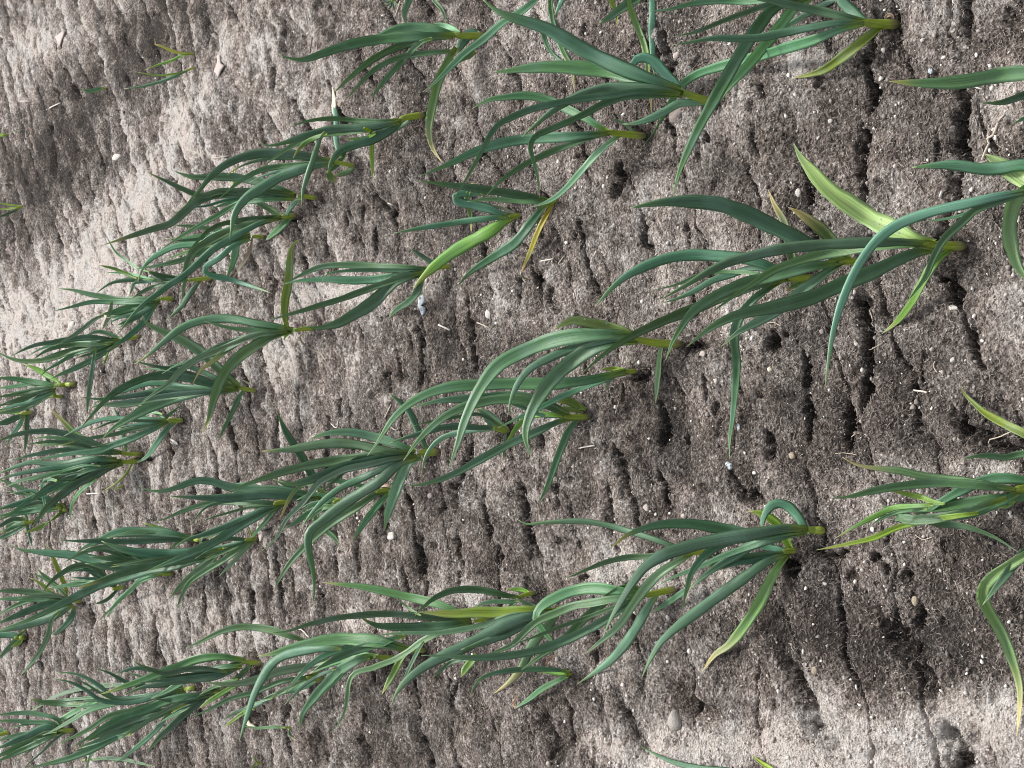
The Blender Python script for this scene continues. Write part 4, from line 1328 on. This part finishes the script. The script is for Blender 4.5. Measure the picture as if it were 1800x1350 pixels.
stone(1202, 907, 10, 10, 'pink', 'round pinkish stone above the leek with the held-out level leaf', 0, 0.07, 0.9)
stone(1137, 893, 10, 13, 'pink', 'oval pale stone beside a crack under the arching leaves', 10, 0.12, 0.7)
stone(757, 871, 10, 11, 'pink', 'pale stone beside the tip of the long lower leaf', 0, 0.15, 0.8)
stone(598, 183, 9, 13, 'tan', 'brown pebble resting against the dried leaf scrap', 0, 0.1, 0.8)
stone(1450, 1026, 9, 7, 'white', 'white stone on moist soil right of the broad yellowish leaf', 0, 0.2, 0.7)
stone(1353, 649, 8, 9, 'cream', 'small cream stone left of a long narrow crack', 0, 0.2, 0.8)

def flake(u, v, outline, kind, label, thick=0.0022, name='flake', cat='flake'):
    """a thin broken piece: outline in pixels round its middle, extruded and slightly warped"""
    c, pv, pu = pixel_frame(u, v)
    n = len(outline); V = []
    r = random.Random(int(u + v))
    for lay, f in ((0, 1.0), (1, 1.0), (2, 0.72)):
        for (x, y) in outline:
            z = (0.0, thick, thick * 1.5)[lay] + r.uniform(-0.0004, 0.0004) + 0.0006 * math.sin(x * 0.4)
            V.append((-y * pv * f, -x * pu * f, z))
    V.append((0, 0, thick * 1.6)); V.append((0, 0, 0))
    Q = []; Tn = []
    for j in range(n):
        k = (j + 1) % n
        Q += [(j, k, n + k, n + j), (n + j, n + k, 2 * n + k, 2 * n + j)]
        Tn += [(2 * n + j, 2 * n + k, 3 * n), (k, j, 3 * n + 1)]
    me = make_mesh(name, V, Q, Tn)
    o = put(name, me, STONE_MAT[kind], label=label, category=cat)
    o.location = c + np.array([0, 0, 0.0012])
    return o

flake(743, 537, [(-6, -8), (-2, -17), (4, -19), (6, -10), (6, -4), (0, -2), (1, 2), (7, 4), (6, 13), (1, 18), (-3, 9), (-6, 1)], 'blue', 'bluish white translucent flake with a notch in its side')
flake(459, 936, [(-5, -14), (7, -16), (8, -6), (5, 2), (3, 14), (0, 16), (-3, 4), (-6, -6)], 'pink', 'pinkish white wedge-shaped flake among the leaves of the middle row')
flake(108, 69, [(-8, -8), (5, -12), (7, -8), (2, 4), (-2, 14), (-5, 4)], 'pink', 'pale pink wedge-shaped flake on the far bare soil')
flake(386, 119, [(-2, -24), (3, -20), (4, -6), (10, 0), (4, 8), (0, 18), (-7, 22), (-4, 10), (-8, 4), (-3, -8)], 'pink', 'torn whitish scrap with two lobes beside the far seedlings')
flake(444, 1270, [(-8, -8), (-6, -1), (0, 4), (10, 5), (12, 8), (0, 10), (-9, 6), (-12, -4)], 'cream', 'curved cream flake on the rim of a dark hole')
flake(588, 188, [(-2, -38), (1, -26), (4, -16), (5, 0), (3, 12), (0, 16), (-3, 8), (-4, -6), (-2, -22)], 'cream', 'long dried cream leaf scrap standing above a dark shoulder leaf', 0.0015, 'dry_leaf', 'dry leaf')
stone(507, 1090, 13, 17, 'clod', 'crumbly brownish clod above a cluster of layered leaves', 0, 0.3)

STRAW_MAT = {'pale': matte('straw_pale', (0.42, 0.37, 0.31), 0.7, 400, 0.25), 'white': matte('straw_white', (0.55, 0.51, 0.46), 0.7, 400, 0.2), 'root': matte('straw_root', (0.42, 0.36, 0.29), 0.8, 400, 0.25)}
def straw(pts, w, kind, label, name='straw', cat='straw', lift=0.0014):
    img, s = spline(pts, 4 if len(pts) == 2 else 10)
    P = np.array([ground_hit(u, v) for u, v in img]); 
    z0, z1 = P[0][2], P[-1][2]
    for i, q in enumerate(s): P[i][2] = max(P[i][2], z0 * (1 - q) + z1 * q) + lift
    r = 0.40 * w * px_size(P[0])
    rad = [r * (0.9 + 0.1 * math.sin(3 + 4 * q)) for q in s]
    V, Q, Tn, C, UV = tube(P, rad, lambda q, j: (0.5, 0.5, 0.5), 6)
    V = np.array(V); m = P.mean(0)
    o = put(name, make_mesh(name, V - m, Q, Tn), STRAW_MAT[kind], label=label, category=cat)
    o.location = m
    return o
straw([(1728, 281), (1752, 226), (1756, 216)], 7, 'pale', 'long thick pale straw leaning past the folded pale leaf')
straw([(1757, 212), (1767, 201)], 5, 'pale', 'short broken straw at the upper end of the long thick straw')
straw([(1707, 150), (1728, 157)], 4, 'white', 'white straw under the flat leaf with the yellow tip')
straw([(1529, 543), (1534, 557), (1537, 573)], 4, 'pale', 'short straw lying in the deep crack')
straw([(772, 571), (792, 580)], 5, 'white', 'pale straw right of the bluish translucent flake')
straw([(840, 567), (861, 576)], 3.5, 'pale', 'thin straw below the oval white pebble')
straw([(1019, 788), (1046, 783)], 4, 'white', 'straight white straw on soil below the stubby outer leaves')
straw([(1091, 701), (1083, 727)], 3.5, 'pale', 'straw standing on end below the small sunk leek')
straw([(1603, 685), (1615, 686), (1631, 690)], 5, 'white', 'short thick white straw on the moist near soil')
straw([(154, 868), (179, 867)], 4, 'white', 'straight white straw below the fanned dark leaves')
straw([(1745, 781), (1763, 768), (1784, 758)], 3.5, 'root', 'frayed brownish straw over a dark hollow by the frame edge', lift=0.006)
straw([(678, 733), (689, 711)], 4, 'pale', 'slanting straw above the tip of the long sweeping leaf')
straw([(697, 27), (705, 2)], 5, 'pale', 'pale straw hanging in at the upper edge')
straw([(672, 27), (688, 26)], 3, 'white', 'tiny white straw near the fuzzy weed')
straw([(545, 92), (549, 63)], 3, 'pale', 'thin straw above the long leaf tip on far soil')
straw([(952, 459), (974, 455)], 4, 'white', 'white straw right of the vivid yellow dying leaf')
straw([(983, 463), (993, 450)], 3, 'pale', 'second thin straw further right of the vivid yellow dying leaf')
straw([(37, 178), (53, 178)], 3, 'white', 'tiny level straw on the far soil, left of a slanting one')
straw([(88, 190), (107, 181)], 3.5, 'white', 'slanting white straw on the far soil')
straw([(375, 278), (404, 274)], 3, 'pale', 'pale straw above the leaf tips of the far row')
straw([(333, 264), (346, 268), (360, 276)], 3.5, 'pale', 'curved pale rootlet left of a level straw', 'rootlet', 'root')
straw([(683, 357), (693, 361)], 3, 'white', 'short white straw alone on soil right of the far row')
straw([(1350, 568), (1362, 567), (1374, 573)], 2.5, 'root', 'thin crooked rootlet under the wide lower leaf', 'rootlet', 'root')
straw([(1492, 773), (1510, 761), (1521, 763), (1530, 772)], 2.5, 'root', 'thin crooked rootlet across a crack on moist soil', 'rootlet', 'root')
straw([(1521, 619), (1535, 613), (1551, 604)], 2, 'root', 'fine rootlet crossing the deep crack', 'rootlet', 'root')
straw([(1470, 797), (1490, 796), (1508, 800)], 2, 'root', 'fine rootlet above the cream dried leaf end', 'rootlet', 'root')
straw([(1645, 635), (1643, 643), (1649, 655)], 3, 'root', 'short bent rootlet right of a narrow crack', 'rootlet', 'root')
straw([(1610, 940), (1625, 948), (1640, 944)], 2.5, 'pale', 'pale curl of root below the folded-back leaf', 'rootlet', 'root')
straw([(583, 745), (592, 752), (596, 737)], 3, 'white', 'bent white straw in a V above the blunt-ended leaf')
straw([(690, 752), (698, 756)], 3, 'pale', 'stubby straw beside the thin dark upright leaf')
straw([(523, 1105), (533, 1107), (545, 1121)], 4, 'white', 'white straw above the very broad smooth leaf')

# grains of white grit, crumbs of soil and hair roots: nobody could count them
def scatter(n, seed, size, f_col, mask=None, sink=0.3, squash=0.75):
    r = np.random.RandomState(seed)
    # even over the picture's view of the ground, a little beyond the frame
    th = r.rand(n) * math.radians(43) + math.radians(16.5)
    y = CAM_H / np.tan(th); dist = CAM_H / np.sin(th)
    x = (r.rand(n) * 2 - 1) * dist * 0.31
    j = np.clip(np.searchsorted(ys, y) - 1, 0, NY - 2); i = np.clip(np.searchsorted(xs, x) - 1, 0, NX - 2)
    z = Z[j, i]
    d = dry[j, i]
    sz = size(r, n)
    if mask is not None:
        k = mask(r, x, y, d); x, y, z, d, sz = x[k], y[k], z[k], d[k], sz[k]
    m = len(x)
    Vb = ICO_V[None] * (1 + 0.36 * np.clip(r.randn(m, 12, 1), -1.8, 1.8)) * sz[:, None, None]
    Vb *= np.stack([0.75 + 0.5 * r.rand(m), 0.75 + 0.5 * r.rand(m), squash + 0.2 * r.rand(m)], 1)[:, None, :]
    a = r.rand(m) * 6.28
    ca, sa = np.cos(a)[:, None], np.sin(a)[:, None]
    Vr = np.stack([Vb[:, :, 0] * ca - Vb[:, :, 1] * sa, Vb[:, :, 0] * sa + Vb[:, :, 1] * ca, Vb[:, :, 2]], 2)
    Vr += np.stack([x, y, z + sz * (squash - sink)], 1)[:, None, :]
    Fc = (ICO_F[None] + (np.arange(m) * 12)[:, None, None]).reshape(-1, 3)
    C = np.repeat(f_col(r, d), 12, 0)
    return Vr.reshape(-1, 3), Fc, C

def soil_rgb(t):
    t = np.clip(t, 0, 1)[:, None]
    a, b, c = np.array((0.05, 0.043, 0.039)), np.array((0.19, 0.165, 0.15)), np.array((0.47, 0.425, 0.395))
    return np.where(t < 0.5, a + (b - a) * t * 2, b + (c - b) * (t * 2 - 1))

V, Fc, C = scatter(13000, 5, lambda r, n: 0.0011 + 0.0021 * r.rand(n) ** 3, lambda r, d: soil_rgb(d * 0.9 + 0.10 + 0.30 * r.randn(len(d)) * 0.7), sink=0.35)
put('soil_crumbs', tinted('soil_crumbs', V, None, Fc, C), MAT_BIT, kind='stuff')
V, Fc, C = scatter(1500, 6, lambda r, n: 0.0009 + 0.0022 * r.rand(n) ** 3, lambda r, d: np.array((0.72, 0.69, 0.64)) * (0.8 + 0.35 * r.rand(len(d), 1)), sink=0.2)
put('white_grit', tinted('white_grit', V, None, Fc, C), MAT_BIT, kind='stuff')

def fibres(n, seed):
    r = np.random.RandomState(seed)
    th = r.rand(n) * math.radians(43) + math.radians(16.5)
    y = CAM_H / np.tan(th); dist = CAM_H / np.sin(th)
    x = (r.rand(n) * 2 - 1) * dist * 0.31
    ln = 0.003 + 0.007 * r.rand(n) ** 2
    a = r.rand(n) * 6.28; bend = r.randn(n) * 1.1
    w = (0.00024 + 0.00042 * r.rand(n)) * (0.85 + 0.25 * np.clip(y - 1.2, 0, 2))
    K = 4
    V = np.zeros((n, K, 2, 3)); px, py = x.copy(), y.copy()
    for k in range(K):
        j = np.clip(np.searchsorted(ys, py) - 1, 0, NY - 2); i = np.clip(np.searchsorted(xs, px) - 1, 0, NX - 2)
        z = np.maximum(Z[j, i], Z[j + 1, i]) + 0.0008 + 0.0012 * r.rand(n)
        nx, ny = -np.sin(a), np.cos(a)
        for s, sg in ((0, -1), (1, 1)):
            V[:, k, s] = np.stack([px + nx * w * sg, py + ny * w * sg, z + sg * w * 0.5], 1)
        px = px + np.cos(a) * ln / K; py = py + np.sin(a) * ln / K; a = a + bend / K * 2
    b = (np.arange(n) * K * 2)[:, None]
    Q = np.concatenate([b + np.array([[2 * k, 2 * k + 1, 2 * k + 3, 2 * k + 2]]) for k in range(K - 1)], 0)
    j = np.clip(np.searchsorted(ys, y) - 1, 0, NY - 2); i = np.clip(np.searchsorted(xs, x) - 1, 0, NX - 2)
    t = 0.14 + 0.62 * dry[j, i] + 0.36 * r.rand(n) ** 1.6
    C = np.repeat(soil_rgb(t) * np.array((0.98, 0.97, 0.95)), K * 2, 0)
    return V.reshape(-1, 3), Q, C
V, Q, C = fibres(90000, 9)
put('root_fibres', tinted('root_fibres', V, Q, None, C), MAT_BIT, kind='stuff')
